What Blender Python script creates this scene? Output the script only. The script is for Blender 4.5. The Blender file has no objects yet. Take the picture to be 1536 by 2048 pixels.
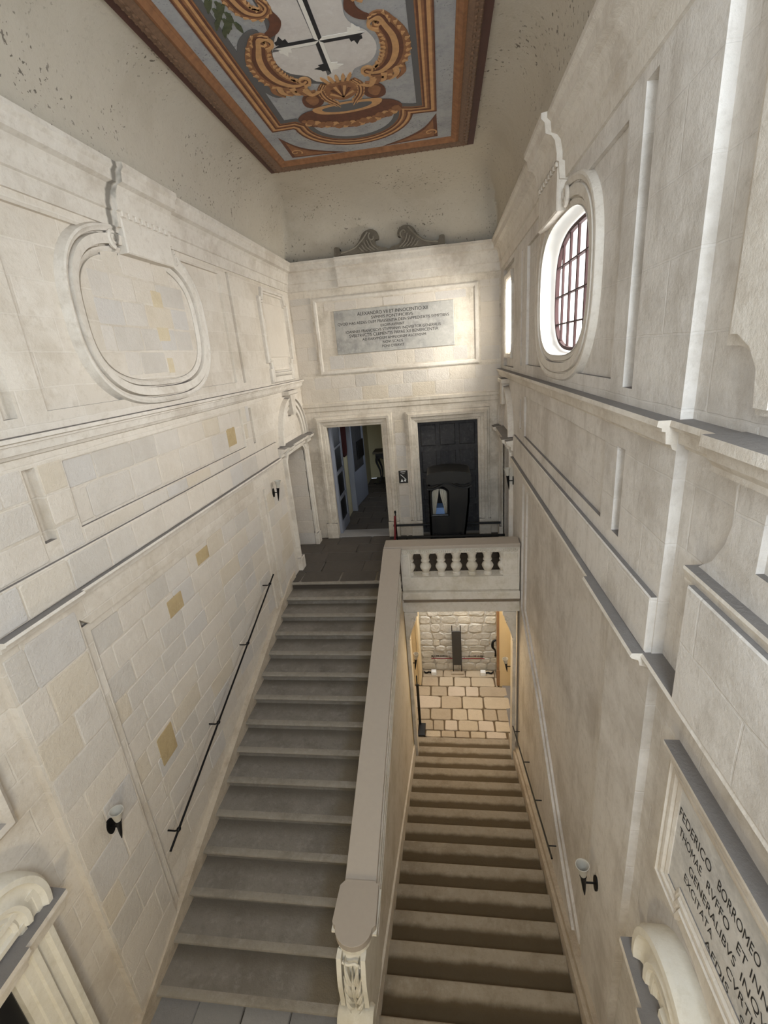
import bpy, bmesh, math, random
from mathutils import Vector, Matrix
from mathutils.geometry import tessellate_polygon

C = bpy.context.scene.collection
S = bpy.context.scene
rnd = random.Random(7)

# ------------------------------------------------------------------ camera, sky, daylight, exposure
cam = bpy.data.cameras.new('camera')
cam.sensor_fit = 'HORIZONTAL'
cam.sensor_width = 36.0
cam.lens = 36.0 * 923.4 / 1536.0
cam.clip_start = 0.05
cam.clip_end = 200
cam_o = bpy.data.objects.new('camera', cam)
C.objects.link(cam_o)
_r = (0.98951, 0.11922, -0.08158)
_u = (0.03849, 0.32671, 0.94434)
_f = (-0.13923, 0.93758, -0.31869)
cam_o.matrix_world = Matrix(((_r[0], _u[0], -_f[0], 0), (_r[1], _u[1], -_f[1], 0), (_r[2], _u[2], -_f[2], 0), (0, 0, 0, 1)))
S.camera = cam_o

world = bpy.data.worlds.new('sky')
S.world = world
world.use_nodes = True
world.node_tree.nodes['Background'].inputs[0].default_value = (0.80, 0.90, 1.0, 1)
world.node_tree.nodes['Background'].inputs[1].default_value = 2.4


def area(name, loc, target, sx, sy, power, col):
    l = bpy.data.lights.new(name, 'AREA')
    l.shape = 'RECTANGLE'
    l.size, l.size_y, l.energy, l.color = sx, sy, power, col
    o = bpy.data.objects.new(name, l)
    C.objects.link(o)
    o.location = loc
    o.rotation_euler = (Vector(target) - Vector(loc)).to_track_quat('-Z', 'Y').to_euler()
    return o


def point(name, loc, power, col, r=0.06):
    l = bpy.data.lights.new(name, 'POINT')
    l.energy, l.color, l.shadow_soft_size = power, col, r
    o = bpy.data.objects.new(name, l)
    C.objects.link(o)
    o.location = loc
    return o


# daylight entering through the gallery window behind the viewer and through the oval windows
area('daylight_gallery', (0.55, -1.15, 0.7), (-1.2, 5.0, -1.4), 1.1, 2.8, 150, (0.78, 0.89, 1.0))
area('daylight_oval', (2.75, 5.15, 0.95), (-3.0, 5.0, -0.2), 2.4, 1.9, 330, (0.99, 0.99, 0.98))
area('daylight_far_oval', (2.4, 8.75, 0.9), (-0.6, 9.6, 0.0), 1.4, 1.5, 350, (1.0, 0.98, 0.92))
area('daylight_corridor', (-0.95, 12.6, -2.0), (-2.6, 11.8, -3.2), 1.4, 1.4, 12, (0.80, 0.88, 1.0))
point('landing_wall_lamp', (-1.2, -0.2, -4.0), 55, (1.0, 0.88, 0.62), 0.15)
area('lower_hall_lamp_warm', (1.30, 8.9, -5.0), (0.3, 9.2, -8.2), 0.4, 0.6, 9, (1.0, 0.80, 0.54))
area('lower_hall_lamp_side', (-1.15, 9.1, -5.0), (0.2, 8.6, -8.2), 0.3, 0.4, 4, (1.0, 0.80, 0.54))
area('passage_lamp_warm', (0.1, 8.35, -4.62), (0.0, 4.6, -6.6), 1.2, 0.25, 20, (1.0, 0.80, 0.52))
area('lower_hall_spot_cool', (0.05, 9.72, -4.75), (0.05, 10.45, -6.9), 1.6, 0.2, 46, (0.94, 0.97, 1.0))

S.view_settings.view_transform = 'Standard'
S.view_settings.look = 'None'
S.view_settings.gamma = 1.0
S.view_settings.exposure = 0.16
S.view_settings.use_curve_mapping = False


# ------------------------------------------------------------------ materials
def lin(c):
    return tuple(((v / 255) / 12.92 if v / 255 <= 0.04045 else ((v / 255 + 0.055) / 1.055) ** 2.4) for v in c) + (1,)


def base_mat(name):
    m = bpy.data.materials.new(name)
    m.use_nodes = True
    return m, m.node_tree.nodes, m.node_tree.links, m.node_tree.nodes['Principled BSDF']


def plain(name, col, rough=0.6, metal=0.0, emit=0, var=0.0, scale=20):
    m, n, l, b = base_mat(name)
    b.inputs['Base Color'].default_value = lin(col)
    b.inputs['Roughness'].default_value = rough
    b.inputs['Metallic'].default_value = metal
    if var:
        g = n.new('ShaderNodeNewGeometry')
        no = n.new('ShaderNodeTexNoise'); no.inputs['Scale'].default_value = scale; no.inputs['Detail'].default_value = 6
        l.new(g.outputs['Position'], no.inputs['Vector'])
        mx = n.new('ShaderNodeMix'); mx.data_type = 'RGBA'
        mx.inputs[6].default_value = lin([c * (1 - var) for c in col]); mx.inputs[7].default_value = lin([min(255, c * (1 + var)) for c in col])
        l.new(no.outputs['Fac'], mx.inputs[0]); l.new(mx.outputs[2], b.inputs['Base Color'])
    if emit:
        b.inputs['Emission Color'].default_value = lin(col)
        b.inputs['Emission Strength'].default_value = emit
    return m


def stone(name, col, dark, light, scale=1.2, bump=0.25, streak=0.0, joints=None, tint=None, stain=None, wear_shade=None, specks=None, rough=0.92, dust=None, amt=(0.5, 0.4)):
    """mottled limestone: broad dirt, fine grain, optional vertical streaks, faint ashlar joints, tint per block, specks"""
    m, n, l, b = base_mat(name)
    b.inputs['Roughness'].default_value = rough
    try:
        b.inputs['Specular IOR Level'].default_value = 0.25
    except Exception:
        pass
    g = n.new('ShaderNodeNewGeometry')
    pos = g.outputs['Position']

    def noise(sc, det=6, vec=None, rg=0.6):
        t = n.new('ShaderNodeTexNoise'); t.inputs['Scale'].default_value = sc; t.inputs['Detail'].default_value = det
        t.inputs['Roughness'].default_value = rg
        l.new(vec if vec is not None else pos, t.inputs['Vector'])
        return t.outputs['Fac']

    def ramp(v, a, c, lo=0.0, hi=1.0):
        r = n.new('ShaderNodeMapRange'); r.interpolation_type = 'SMOOTHSTEP'
        r.inputs[1].default_value = a; r.inputs[2].default_value = c; r.inputs[3].default_value = lo; r.inputs[4].default_value = hi
        l.new(v, r.inputs[0]); return r.outputs[0]

    def mix(f, a, c, fac=None):
        x = n.new('ShaderNodeMix'); x.data_type = 'RGBA'
        if fac is not None: x.inputs[0].default_value = fac
        else: l.new(f, x.inputs[0])
        for i, v in ((6, a), (7, c)):
            if isinstance(v, tuple): x.inputs[i].default_value = v
            else: l.new(v, x.inputs[i])
        return x.outputs[2]

    def mth(op, a, c=None):
        x = n.new('ShaderNodeMath'); x.operation = op
        for i, v in ((0, a), (1, c)):
            if v is None: continue
            if isinstance(v, (int, float)): x.inputs[i].default_value = v
            else: l.new(v, x.inputs[i])
        return x.outputs[0]

    A = noise(scale, 8, None, 0.65)
    B = noise(scale * 4.7, 6, None, 0.7)
    col_o = mix(ramp(A, 0.46, 0.66, 0, amt[0]), lin(col), lin(dark))
    col_o = mix(ramp(B, 0.50, 0.68, 0, amt[1]), col_o, lin(light))
    col_o = mix(ramp(noise(15, 7, None, 0.72), 0.48, 0.70, 0, 0.34), col_o, lin(dark))
    if streak:
        mp = n.new('ShaderNodeMapping'); mp.inputs['Scale'].default_value = (5, 5, 0.9)
        l.new(pos, mp.inputs['Vector'])
        st = noise(1.3, 7, mp.outputs[0], 0.7)
        col_o = mix(ramp(st, 0.5, 0.72, 0, streak), col_o, lin(dark))
    sep = n.new('ShaderNodeSeparateXYZ'); l.new(pos, sep.inputs[0])
    jf = None
    if joints:
        ax, bw, bh, fac = joints
        cb = n.new('ShaderNodeCombineXYZ')
        l.new(sep.outputs[ax], cb.inputs[0]); l.new(sep.outputs[2], cb.inputs[1])
        wob = n.new('ShaderNodeVectorMath'); wob.operation = 'ADD'
        nn = n.new('ShaderNodeTexNoise'); nn.inputs['Scale'].default_value = 3; l.new(pos, nn.inputs['Vector'])
        sc = n.new('ShaderNodeVectorMath'); sc.operation = 'SCALE'; sc.inputs['Scale'].default_value = 0.03
        l.new(nn.outputs['Color'], sc.inputs[0])
        l.new(cb.outputs[0], wob.inputs[0]); l.new(sc.outputs[0], wob.inputs[1])
        br = n.new('ShaderNodeTexBrick'); l.new(wob.outputs[0], br.inputs['Vector'])
        br.inputs['Scale'].default_value = 1; br.inputs['Brick Width'].default_value = bw; br.inputs['Row Height'].default_value = bh
        br.inputs['Mortar Size'].default_value = 0.008; br.inputs['Mortar Smooth'].default_value = 0.4
        br.inputs['Color1'].default_value = (0, 0, 0, 1); br.inputs['Color2'].default_value = (1, 1, 1, 1); br.inputs['Mortar'].default_value = (0.5, 0.5, 0.5, 1)
        col_o = mix(mth('MULTIPLY', br.outputs['Color'], fac), col_o, lin(dark))
        jf = br.outputs['Fac']
        col_o = mix(mth('MULTIPLY', jf, fac * 0.9), col_o, lin(light))
    if tint:
        oi = n.new('ShaderNodeObjectInfo')
        cr = n.new('ShaderNodeValToRGB'); cr.color_ramp.interpolation = 'CONSTANT'
        els = cr.color_ramp.elements
        for i, tcol in enumerate(tint):
            e = els[i] if i < 2 else els.new(i / len(tint))
            e.position = i / len(tint); e.color = lin(tcol)
        l.new(oi.outputs['Random'], cr.inputs[0])
        col_o = mix(None, col_o, cr.outputs[0], 0.62)
    if stain:
        y0, w, z0, sc_ = stain
        wv = mth('ADD', sep.outputs[1], mth('MULTIPLY', noise(4, 3), 0.12))
        d = mth('ABSOLUTE', mth('SUBTRACT', wv, y0 + 0.06))
        k = ramp(d, w * 0.4, w, sc_, 0)
        k = mth('MULTIPLY', k, ramp(sep.outputs[2], z0, z0 + 0.06, 0, 1))
        col_o = mix(k, col_o, lin((112, 106, 96)))
    if wear_shade:   # (axis, from, to, colour): dirt where feet do not tread, painted shade with dirt by rising risers, measured in the object's own space
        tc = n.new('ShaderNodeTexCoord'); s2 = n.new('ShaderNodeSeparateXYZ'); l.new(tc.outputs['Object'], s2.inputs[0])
        for ax, a0, a1, wc, wa in wear_shade:
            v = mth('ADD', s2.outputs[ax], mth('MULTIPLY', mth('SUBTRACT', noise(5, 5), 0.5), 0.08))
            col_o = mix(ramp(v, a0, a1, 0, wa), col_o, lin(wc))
    if specks:
        k = mth('MULTIPLY', ramp(noise(specks[0], 2, None, 0.5), 0.635, 0.68, 0, 0.8), ramp(noise(1.4, 3), 0.42, 0.62, 0.12, 1))
        col_o = mix(k, col_o, lin(specks[1]))
    if dust:   # grey dust lies on upward faces
        nz = n.new('ShaderNodeSeparateXYZ'); l.new(g.outputs['True Normal'], nz.inputs[0])
        col_o = mix(ramp(nz.outputs[2], 0.955, 0.99, 0, 0.88), col_o, lin(dust))
    l.new(col_o, b.inputs['Base Color'])
    bp = n.new('ShaderNodeBump'); bp.inputs['Strength'].default_value = min(1.0, bump * 1.9); bp.inputs['Distance'].default_value = 0.03
    h = mth('ADD', mth('MULTIPLY', noise(38, 8, None, 0.7), 0.45), mth('ADD', mth('MULTIPLY', A, 0.8), mth('MULTIPLY', noise(9, 6, None, 0.65), 0.5)))
    if jf is not None: h = mth('SUBTRACT', h, mth('MULTIPLY', jf, 0.25))
    l.new(h, bp.inputs['Height']); l.new(bp.outputs[0], b.inputs['Normal'])
    return m


DUST = (112, 108, 106)
M = {}
M['wall_left'] = stone('limestone_left', (220, 210, 196), (182, 168, 148), (230, 222, 210), 0.9, joints=(1, 0.62, 0.265, 0.30), stain=(4.70, 0.05, 1.13, 0.8), dust=DUST)
M['wall_right'] = stone('limestone_right', (218, 211, 202), (172, 162, 149), (226, 220, 213), 0.9, streak=0.5, joints=(1, 0.8, 0.36, 0.14), dust=DUST, amt=(0.6, 0.4))
M['wall_back'] = stone('limestone_back', (220, 209, 193), (166, 153, 134), (234, 226, 212), 1.6, streak=0.3, joints=(0, 0.6, 0.27, 0.22), dust=DUST, amt=(0.55, 0.5))
M['trim'] = stone('limestone_trim', (216, 207, 194), (174, 160, 142), (228, 221, 210), 1.3, dust=DUST)
M['trim_left'] = stone('limestone_trim_stained', (216, 207, 194), (174, 160, 142), (228, 221, 210), 1.3, dust=DUST, stain=(4.66, 0.05, 1.13, 0.85))
M['plaster'] = stone('rough_plaster', (202, 188, 168), (160, 142, 120), (218, 206, 190), 2.5, bump=0.6)
M['block'] = stone('limestone_block', (214, 203, 188), (186, 172, 152), (226, 217, 204), 2.0, tint=[(212, 202, 189), (206, 198, 188), (216, 205, 190), (198, 193, 188), (210, 199, 183), (197, 190, 181), (214, 204, 191), (208, 194, 172), (210, 202, 192)], bump=0.35)
M['block_pale'] = stone('limestone_pale_ochre', (208, 192, 162), (192, 174, 144), (216, 203, 178), 3.0, bump=0.3)
M['block_ochre'] = stone('limestone_ochre', (186, 164, 124), (166, 144, 106), (200, 180, 144), 3.0, bump=0.35)
M['ceiling'] = stone('ceiling_plaster', (192, 182, 165), (174, 163, 145), (200, 191, 176), 0.8, bump=0.15, specks=(26, (84, 74, 66)))
M['step_up'] = stone('worn_step_stone', (132, 125, 116), (102, 95, 85), (152, 147, 139), 2.2, bump=0.3, wear_shade=[(0, 1.42, 1.60, (108, 97, 78), 0.75), (1, 0.20, 0.37, (104, 95, 82), 0.7)])  # back of tread darkened towards the riser: dirt plus shade painted in
M['step_nose'] = stone('lit_nosing_stone', (148, 140, 128), (120, 112, 100), (166, 159, 149), 2.6, bump=0.3)  # same stone as the tread, lightened so the colour carries the lit edge
M['step_down'] = stone('worn_descending_stone', (160, 147, 128), (126, 111, 90), (176, 165, 148), 2.2, bump=0.3, wear_shade=[(1, -0.11, -0.19, (84, 69, 46), 0.9)])
M['landing'] = stone('dark_landing_stone', (92, 84, 76), (66, 60, 54), (112, 104, 96), 1.6, bump=0.25, tint=[(88, 81, 74), (84, 78, 72), (90, 83, 75), (82, 76, 70)], rough=0.7)
M['half'] = stone('grey_floor_tile', (146, 142, 138), (122, 118, 114), (164, 161, 158), 2.0, tint=[(146, 142, 138), (138, 134, 132), (154, 150, 146)])
M['grout'] = plain('floor_grout', (70, 62, 54), 0.95)
M['flag'] = stone('warm_flagstone', (194, 178, 154), (164, 146, 120), (208, 194, 174), 2.5, tint=[(194, 178, 154), (202, 186, 162), (178, 160, 136), (208, 192, 174), (166, 150, 128)], bump=0.4)
M['flaggrout'] = plain('dark_flagstone_grout', (104, 86, 62), 0.95)
M['cap'] = plain('painted_beige_cap', (170, 158, 144), 0.45, var=0.02)
M['bal'] = stone('cream_balustrade_stone', (220, 211, 197), (182, 170, 144), (226, 218, 202), 2.0, bump=0.15, dust=None)
M['bed'] = stone('dark_moulding_stone', (146, 134, 118), (118, 106, 90), (164, 152, 136), 3.0)  # darker tone than the fascia and lintel around it
M['newel'] = stone('pale_carved_stone', (222, 215, 200), (196, 186, 164), (232, 227, 216), 2.5, bump=0.12)
M['ornament'] = stone('weathered_grey_stone', (112, 104, 92), (84, 76, 66), (130, 122, 110), 3.0, streak=0.4)
M['marble'] = stone('grey_marble', (204, 200, 194), (160, 158, 155), (220, 217, 212), 2.2, bump=0.05, rough=0.6, amt=(0.7, 0.5))
M['plaque'] = stone('grey_plaque_marble', (176, 172, 164), (138, 136, 132), (194, 190, 183), 2.2, bump=0.05, rough=0.6, amt=(0.7, 0.5))
M['carve'] = stone('weathered_carving', (140, 132, 118), (112, 104, 92), (154, 146, 134), 3.0)
M['ink'] = plain('black_lettering', (38, 34, 32), 0.8)
M['iron'] = plain('black_iron', (22, 21, 21), 0.45, 0.6)
M['grille'] = plain('rusty_red_iron', (62, 36, 34), 0.8)
M['reveal'] = plain('white_limewash', (226, 222, 214), 0.9, var=0.03, scale=5)
M['cup'] = plain('pale_plaster_cup', (186, 180, 168), 0.7)
M['doorwood'] = stone('dark_weathered_wood', (62, 61, 62), (38, 38, 42), (96, 94, 92), 3.0, bump=0.2, streak=0.5, rough=0.6)
M['bluewood'] = plain('blue_grey_painted_wood', (136, 140, 152), 0.55)
M['black'] = plain('black_panel', (12, 12, 14), 0.4)
M['leather'] = plain('black_leather', (16, 15, 14), 0.5, var=0.3, scale=14)
M['curtain'] = plain('cream_curtain', (196, 190, 176), 0.9)
M['blue'] = plain('pale_blue_cushion', (120, 150, 196), 0.8)
M['redrope'] = plain('dark_red_rope', (112, 26, 30), 0.8)
M['drape'] = plain('dark_red_drape', (70, 22, 20), 0.9)
M['creamwall'] = plain('cream_corridor_wall', (206, 196, 160), 0.9, var=0.03, scale=3)
M['gilt'] = plain('gilt_wood', (168, 128, 62), 0.45, 0.3, var=0.2, scale=25)
M['board'] = plain('dark_grey_board', (58, 56, 54), 0.5)
M['white'] = plain('white_box', (232, 232, 230), 0.6)
M['warmplaster'] = plain('warm_plaster', (226, 206, 166), 0.9, var=0.03, scale=4)
M['brownpost'] = plain('brown_jamb', (150, 116, 84), 0.7, var=0.1)
M['rubble'] = stone('pale_rubble_stone', (196, 190, 178), (150, 144, 132), (222, 219, 212), 4.0, tint=[(200, 195, 184), (188, 182, 170), (212, 208, 198), (176, 170, 156), (206, 198, 180)], bump=0.8)
M['rubblemortar'] = stone('rubble_mortar', (190, 184, 172), (150, 144, 132), (206, 201, 192), 6.0, bump=0.8)
M['field'] = stone('blue_grey_fresco', (164, 164, 164), (132, 132, 136), (178, 176, 172), 2.5, bump=0.05, specks=(45, (90, 88, 88)))
M['fieldwhite'] = stone('pale_fresco', (206, 200, 194), (186, 178, 174), (218, 214, 210), 2.5, bump=0.03)
M['gold1'] = plain('ochre_fresco', (134, 92, 60), 0.8, var=0.25, scale=16)
M['gold2'] = plain('light_ochre_fresco', (186, 142, 96), 0.8, var=0.15, scale=16)
M['gold3'] = plain('brown_fresco', (96, 58, 40), 0.8, var=0.2, scale=16)
M['redbrown'] = plain('red_brown_frame', (78, 47, 38), 0.7, var=0.15, scale=10)
M['carved'] = plain('carved_brown_frame', (104, 78, 58), 0.6, var=0.3, scale=40)
M['shadowgrey'] = plain('dark_grey_fresco', (92, 90, 90), 0.85)
M['blackpaint'] = plain('black_fresco', (26, 25, 28), 0.8)
M['green'] = plain('dark_green_fresco', (70, 74, 50), 0.85, var=0.3, scale=30)


# ------------------------------------------------------------------ mesh helpers
ORG = {}


class MB:
    def __init__(s):
        s.v, s.f, s.m = [], [], []

    def add(s, vs, fs, mi=0):
        o = len(s.v)
        s.v += [tuple(p) for p in vs]
        s.f += [tuple(i + o for i in f) for f in fs]
        s.m += [mi] * len(fs)
        return s

    def build(s, name, mats, parent=None, smooth=False, kind=None):
        if not isinstance(mats, (list, tuple)): mats = [mats]
        me = bpy.data.meshes.new(name)
        org = ORG.get(parent.name, Vector((0, 0, 0))) if parent else Vector((0, 0, 0))
        me.from_pydata([(p[0] - org[0], p[1] - org[1], p[2] - org[2]) for p in s.v], [], s.f)
        for m in mats: me.materials.append(m)
        for i, p in enumerate(me.polygons): p.material_index = s.m[i]
        bm = bmesh.new(); bm.from_mesh(me)
        bmesh.ops.recalc_face_normals(bm, faces=bm.faces)
        bm.to_mesh(me); bm.free()
        if smooth:
            for p in me.polygons: p.use_smooth = True
            try:
                me.set_sharp_from_angle(angle=math.radians(40))
            except Exception:
                pass
        o = bpy.data.objects.new(name, me); C.objects.link(o)
        if parent: o.parent = parent
        ORG[o.name] = org.copy()
        if kind: o['kind'] = kind
        return o


def thing(name, loc, label, cat, group=None):
    o = bpy.data.objects.new(name, None); C.objects.link(o)
    o.location = loc; o.empty_display_size = 0.1
    ORG[o.name] = Vector(loc)
    return tag(o, label, cat, group)


def tag(o, label, cat, group=None):
    o['label'] = label; o['category'] = cat
    if group: o['group'] = group
    return o


def struct(o, label=None, cat=None):
    o['kind'] = 'structure'
    if label: o['label'] = label
    if cat: o['category'] = cat
    return o


XL, XR, YB = -3.07, 1.16, 10.0
FL = lambda a, b, d: (XL + d, a, b)          # left wall: a = depth, b = height, d = out of the wall
FR = lambda a, b, d: (XR - d, a, b)
FB = lambda a, b, d: (a, YB - d, b)
FC = lambda a, b, d: (a, b, 2.785 - d)       # ceiling


def prism(mb, F, outer, d0, d1, holes=(), mi=0):
    loops = [list(outer)] + [list(h) for h in holes]
    flat = [p for lp in loops for p in lp]
    tri = tessellate_polygon([[Vector((p[0], p[1], 0)) for p in lp] for lp in loops])
    nn = len(flat)
    vs = [F(p[0], p[1], d1) for p in flat] + [F(p[0], p[1], d0) for p in flat]
    fs = [tuple(t) for t in tri] + [tuple(i + nn for i in reversed(t)) for t in tri]
    k = 0
    for lp in loops:
        c = len(lp)
        for i in range(c):
            a, b = k + i, k + (i + 1) % c
            fs.append((a, b, b + nn, a + nn))
        k += c
    mb.add(vs, fs, mi)


def rect(a0, a1, b0, b1):
    return [(a0, b0), (a1, b0), (a1, b1), (a0, b1)]


def slab(mb, F, a0, a1, b0, b1, d0, d1, c=0.0, mi=0):
    """a box on a wall with a chamfered front edge"""
    if c <= 0:
        return prism(mb, F, rect(a0, a1, b0, b1), d0, d1, (), mi)
    A, B = rect(a0, a1, b0, b1), rect(a0 + c, a1 - c, b0 + c, b1 - c)
    s = c if d1 > d0 else -c
    vs = [F(x, y, d0) for x, y in A] + [F(x, y, d1 - s) for x, y in A] + [F(x, y, d1) for x, y in B]
    fs = [(3, 2, 1, 0), (8, 9, 10, 11)]
    for i in range(4):
        j = (i + 1) % 4
        fs += [(i, j, j + 4, i + 4), (i + 4, j + 4, j + 8, i + 8)]
    mb.add(vs, fs, mi)


def box(mb, x0, x1, y0, y1, z0, z1, mi=0, c=0.0):
    slab(mb, lambda a, b, d: (a, b, d), x0, x1, y0, y1, z0, z1, c, mi)


def sweep(mb, F, path, prof, closed=True, mi=0):
    """moulding: profile [(offset to the right of travel, height)] mitred along a 2D path on a wall"""
    n = len(path); k = len(prof); rings = []
    for i in range(n):
        p = Vector(path[i])
        a = Vector(path[i - 1]) if (closed or i > 0) else None
        b = Vector(path[(i + 1) % n]) if (closed or i < n - 1) else None
        d1 = (p - a).normalized() if a is not None else None
        d2 = (b - p).normalized() if b is not None else None
        if d1 is None: d1 = d2
        if d2 is None: d2 = d1
        n1, n2 = Vector((d1.y, -d1.x)), Vector((d2.y, -d2.x))
        m = (n1 + n2) / max(0.35, 1 + n1.dot(n2))
        rings.append([F(p.x + m.x * o, p.y + m.y * o, h) for o, h in prof])
    vs = [v for r in rings for v in r]; fs = []
    for i in range(n if closed else n - 1):
        j = (i + 1) % n
        for q in range(k):
            w = (q + 1) % k
            fs.append((i * k + q, i * k + w, j * k + w, j * k + q))
    if not closed:
        fs += [tuple(range(k)), tuple(reversed(range((n - 1) * k, n * k)))]
    mb.add(vs, fs, mi)


def ledge(mb, F, a0, a1, prof, mi=0):
    """straight cornice: profile [(d, b)] extruded along a"""
    k = len(prof)
    vs = [F(a0, b, d) for d, b in prof] + [F(a1, b, d) for d, b in prof]
    fs = [tuple(range(k)), tuple(reversed(range(k, 2 * k)))] + [(q, (q + 1) % k, (q + 1) % k + k, q + k) for q in range(k)]
    mb.add(vs, fs, mi)


def lathe(mb, c, prof, seg=20, axis=(0, 0, 1), mi=0, cap=True):
    q = Vector((0, 0, 1)).rotation_difference(Vector(axis).normalized())
    c = Vector(c); vs = []; k = len(prof)
    for i in range(seg):
        t = 2 * math.pi * i / seg
        for r, z in prof:
            vs.append(c + q @ Vector((r * math.cos(t), r * math.sin(t), z)))
    fs = []
    for i in range(seg):
        j = (i + 1) % seg
        for w in range(k - 1):
            fs.append((i * k + w, j * k + w, j * k + w + 1, i * k + w + 1))
    if cap:
        fs += [tuple(i * k for i in range(seg))[::-1], tuple(i * k + k - 1 for i in range(seg))]
    mb.add(vs, fs, mi)


def tube(mb, pts, rad, seg=8, mi=0):
    pts = [Vector(p) for p in pts]; n = len(pts); vs = []
    rads = rad if isinstance(rad, (list, tuple)) else [rad] * n
    up = None
    for i, p in enumerate(pts):
        t = (pts[min(i + 1, n - 1)] - pts[max(i - 1, 0)]).normalized()
        if up is None: up = t.orthogonal().normalized()
        up = (up - t * up.dot(t)).normalized(); sd = t.cross(up)
        for k in range(seg):
            a = 2 * math.pi * k / seg
            vs.append(p + (up * math.cos(a) + sd * math.sin(a)) * rads[i])
    fs = [(i * seg + k, i * seg + (k + 1) % seg, (i + 1) * seg + (k + 1) % seg, (i + 1) * seg + k) for i in range(n - 1) for k in range(seg)]
    fs += [tuple(range(seg))[::-1], tuple(range((n - 1) * seg, n * seg))]
    mb.add(vs, fs, mi)


def ball(mb, c, rx, ry, rz, seg=10, rg=6, mi=0):
    vs = [(c[0], c[1], c[2] - rz)]; fs = []
    for i in range(1, rg):
        p = -math.pi / 2 + math.pi * i / rg
        for k in range(seg):
            t = 2 * math.pi * k / seg
            vs.append((c[0] + rx * math.cos(p) * math.cos(t), c[1] + ry * math.cos(p) * math.sin(t), c[2] + rz * math.sin(p)))
    vs.append((c[0], c[1], c[2] + rz)); top = len(vs) - 1
    for k in range(seg):
        fs.append((0, 1 + (k + 1) % seg, 1 + k)); fs.append((top, 1 + (rg - 2) * seg + k, 1 + (rg - 2) * seg + (k + 1) % seg))
    for i in range(rg - 2):
        for k in range(seg):
            a, b = 1 + i * seg + k, 1 + i * seg + (k + 1) % seg
            fs.append((a, b, b + seg, a + seg))
    mb.add(vs, fs, mi)


def spline(pts, n=8, closed=False):
    """Catmull-Rom through 2D or 3D points"""
    P = [Vector(p) for p in pts]; out = []; N = len(P)
    for i in range(N if closed else N - 1):
        g = (lambda k: P[k % N]) if closed else (lambda k: P[max(0, min(N - 1, k))])
        p0, p1, p2, p3 = g(i - 1), g(i), g(i + 1), g(i + 2)
        for s in range(n):
            t = s / n
            out.append(0.5 * ((2 * p1) + (p2 - p0) * t + (2 * p0 - 5 * p1 + 4 * p2 - p3) * t * t + (3 * p1 - p0 - 3 * p2 + p3) * t ** 3))
    if not closed: out.append(P[-1])
    return out


def sup(ca, cb, ha, hb, e=2.8, n=72):
    """rounded-square oval"""
    o = []
    for i in range(n):
        t = 2 * math.pi * i / n
        c, s = math.cos(t), math.sin(t)
        o.append((ca + ha * math.copysign(abs(c) ** (2 / e), c), cb + hb * math.copysign(abs(s) ** (2 / e), s)))
    return o


def spiral(ca, cb, r0, r1, a0, a1, n=28):
    return [(ca + (r0 + (r1 - r0) * i / n) * math.cos(a0 + (a1 - a0) * i / n), cb + (r0 + (r1 - r0) * i / n) * math.sin(a0 + (a1 - a0) * i / n)) for i in range(n + 1)]


def ribbon(mb, F, pts, w, d0, d1, mi=0, n=8):
    """flat stroke of varying width on a plane"""
    P = spline(pts, n); N = len(P); ws = w if isinstance(w, (list, tuple)) else [w]
    L, R = [], []
    for i, p in enumerate(P):
        t = (P[min(i + 1, N - 1)] - P[max(i - 1, 0)]).normalized(); q = i / (N - 1) * (len(ws) - 1); k = min(int(q), len(ws) - 2) if len(ws) > 1 else 0
        ww = (ws[k] * (1 - (q - k)) + ws[k + 1] * (q - k)) if len(ws) > 1 else ws[0]
        nn = Vector((-t.y, t.x)) * ww / 2
        L.append(p + nn); R.append(p - nn)
    vs = [F(p.x, p.y, d) for d in (d1, d0) for p in L + R]
    fs = []; H = 2 * N
    for i in range(N - 1):
        fs += [(i, i + 1, N + i + 1, N + i), (H + i, H + N + i, H + N + i + 1, H + i + 1), (i, H + i, H + i + 1, i + 1), (N + i, N + i + 1, H + N + i + 1, H + N + i)]
    fs += [(0, N, H + N, H), (N - 1, H + N - 1, H + 2 * N - 1, 2 * N - 1)]
    mb.add(vs, fs, mi)


def text_mesh(mb, F, line, a0, a1, b0, h, d, flip=False, mi=0, mirror=False, thick=0.003):
    """one line of capitals fitted between a0 and a1, baseline b0, cap height h"""
    cu = bpy.data.curves.new('line', 'FONT'); cu.body = line; cu.size = 1.0
    ob = bpy.data.objects.new('line', cu)
    me = ob.to_mesh()
    xs = [v.co.x for v in me.vertices]
    if not xs: return
    x0, x1 = min(xs), max(xs)
    sx = (a1 - a0) / (x1 - x0); sy = h / 0.70
    n = len(me.vertices)
    vs = [F(a0 + (v.co.x - x0) * sx, b0 + v.co.y * sy, d) for v in me.vertices]
    mb.add(vs, [tuple(p.vertices) for p in me.polygons], mi)
    ob.to_mesh_clear(); bpy.data.objects.remove(ob); bpy.data.curves.remove(cu)


# ------------------------------------------------------------------ the room: side walls
OV_L = sup(5.0, 0.555, 0.945, 0.605, 3.0)
OV_R = sup(5.19, 0.485, 0.955, 0.625, 3.0)
OCT = [(8.62, -0.12), (9.36, -0.12), (9.46, 0.05), (9.46, 0.95), (9.34, 1.08), (8.64, 1.08), (8.53, 0.92), (8.53, 0.05)]
YN = -0.6


def side_wall(name, F, mat, y_step, holes_base, holes_layer, z0=-8.3):
    mb = MB()
    prism(mb, F, rect(YN, 10.0, z0, 1.95), -0.55, -0.06, holes_base)
    prism(mb, F, rect(y_step, 10.0, z0, 1.40), -0.06, 0.0, holes_layer)
    return mb


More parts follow.
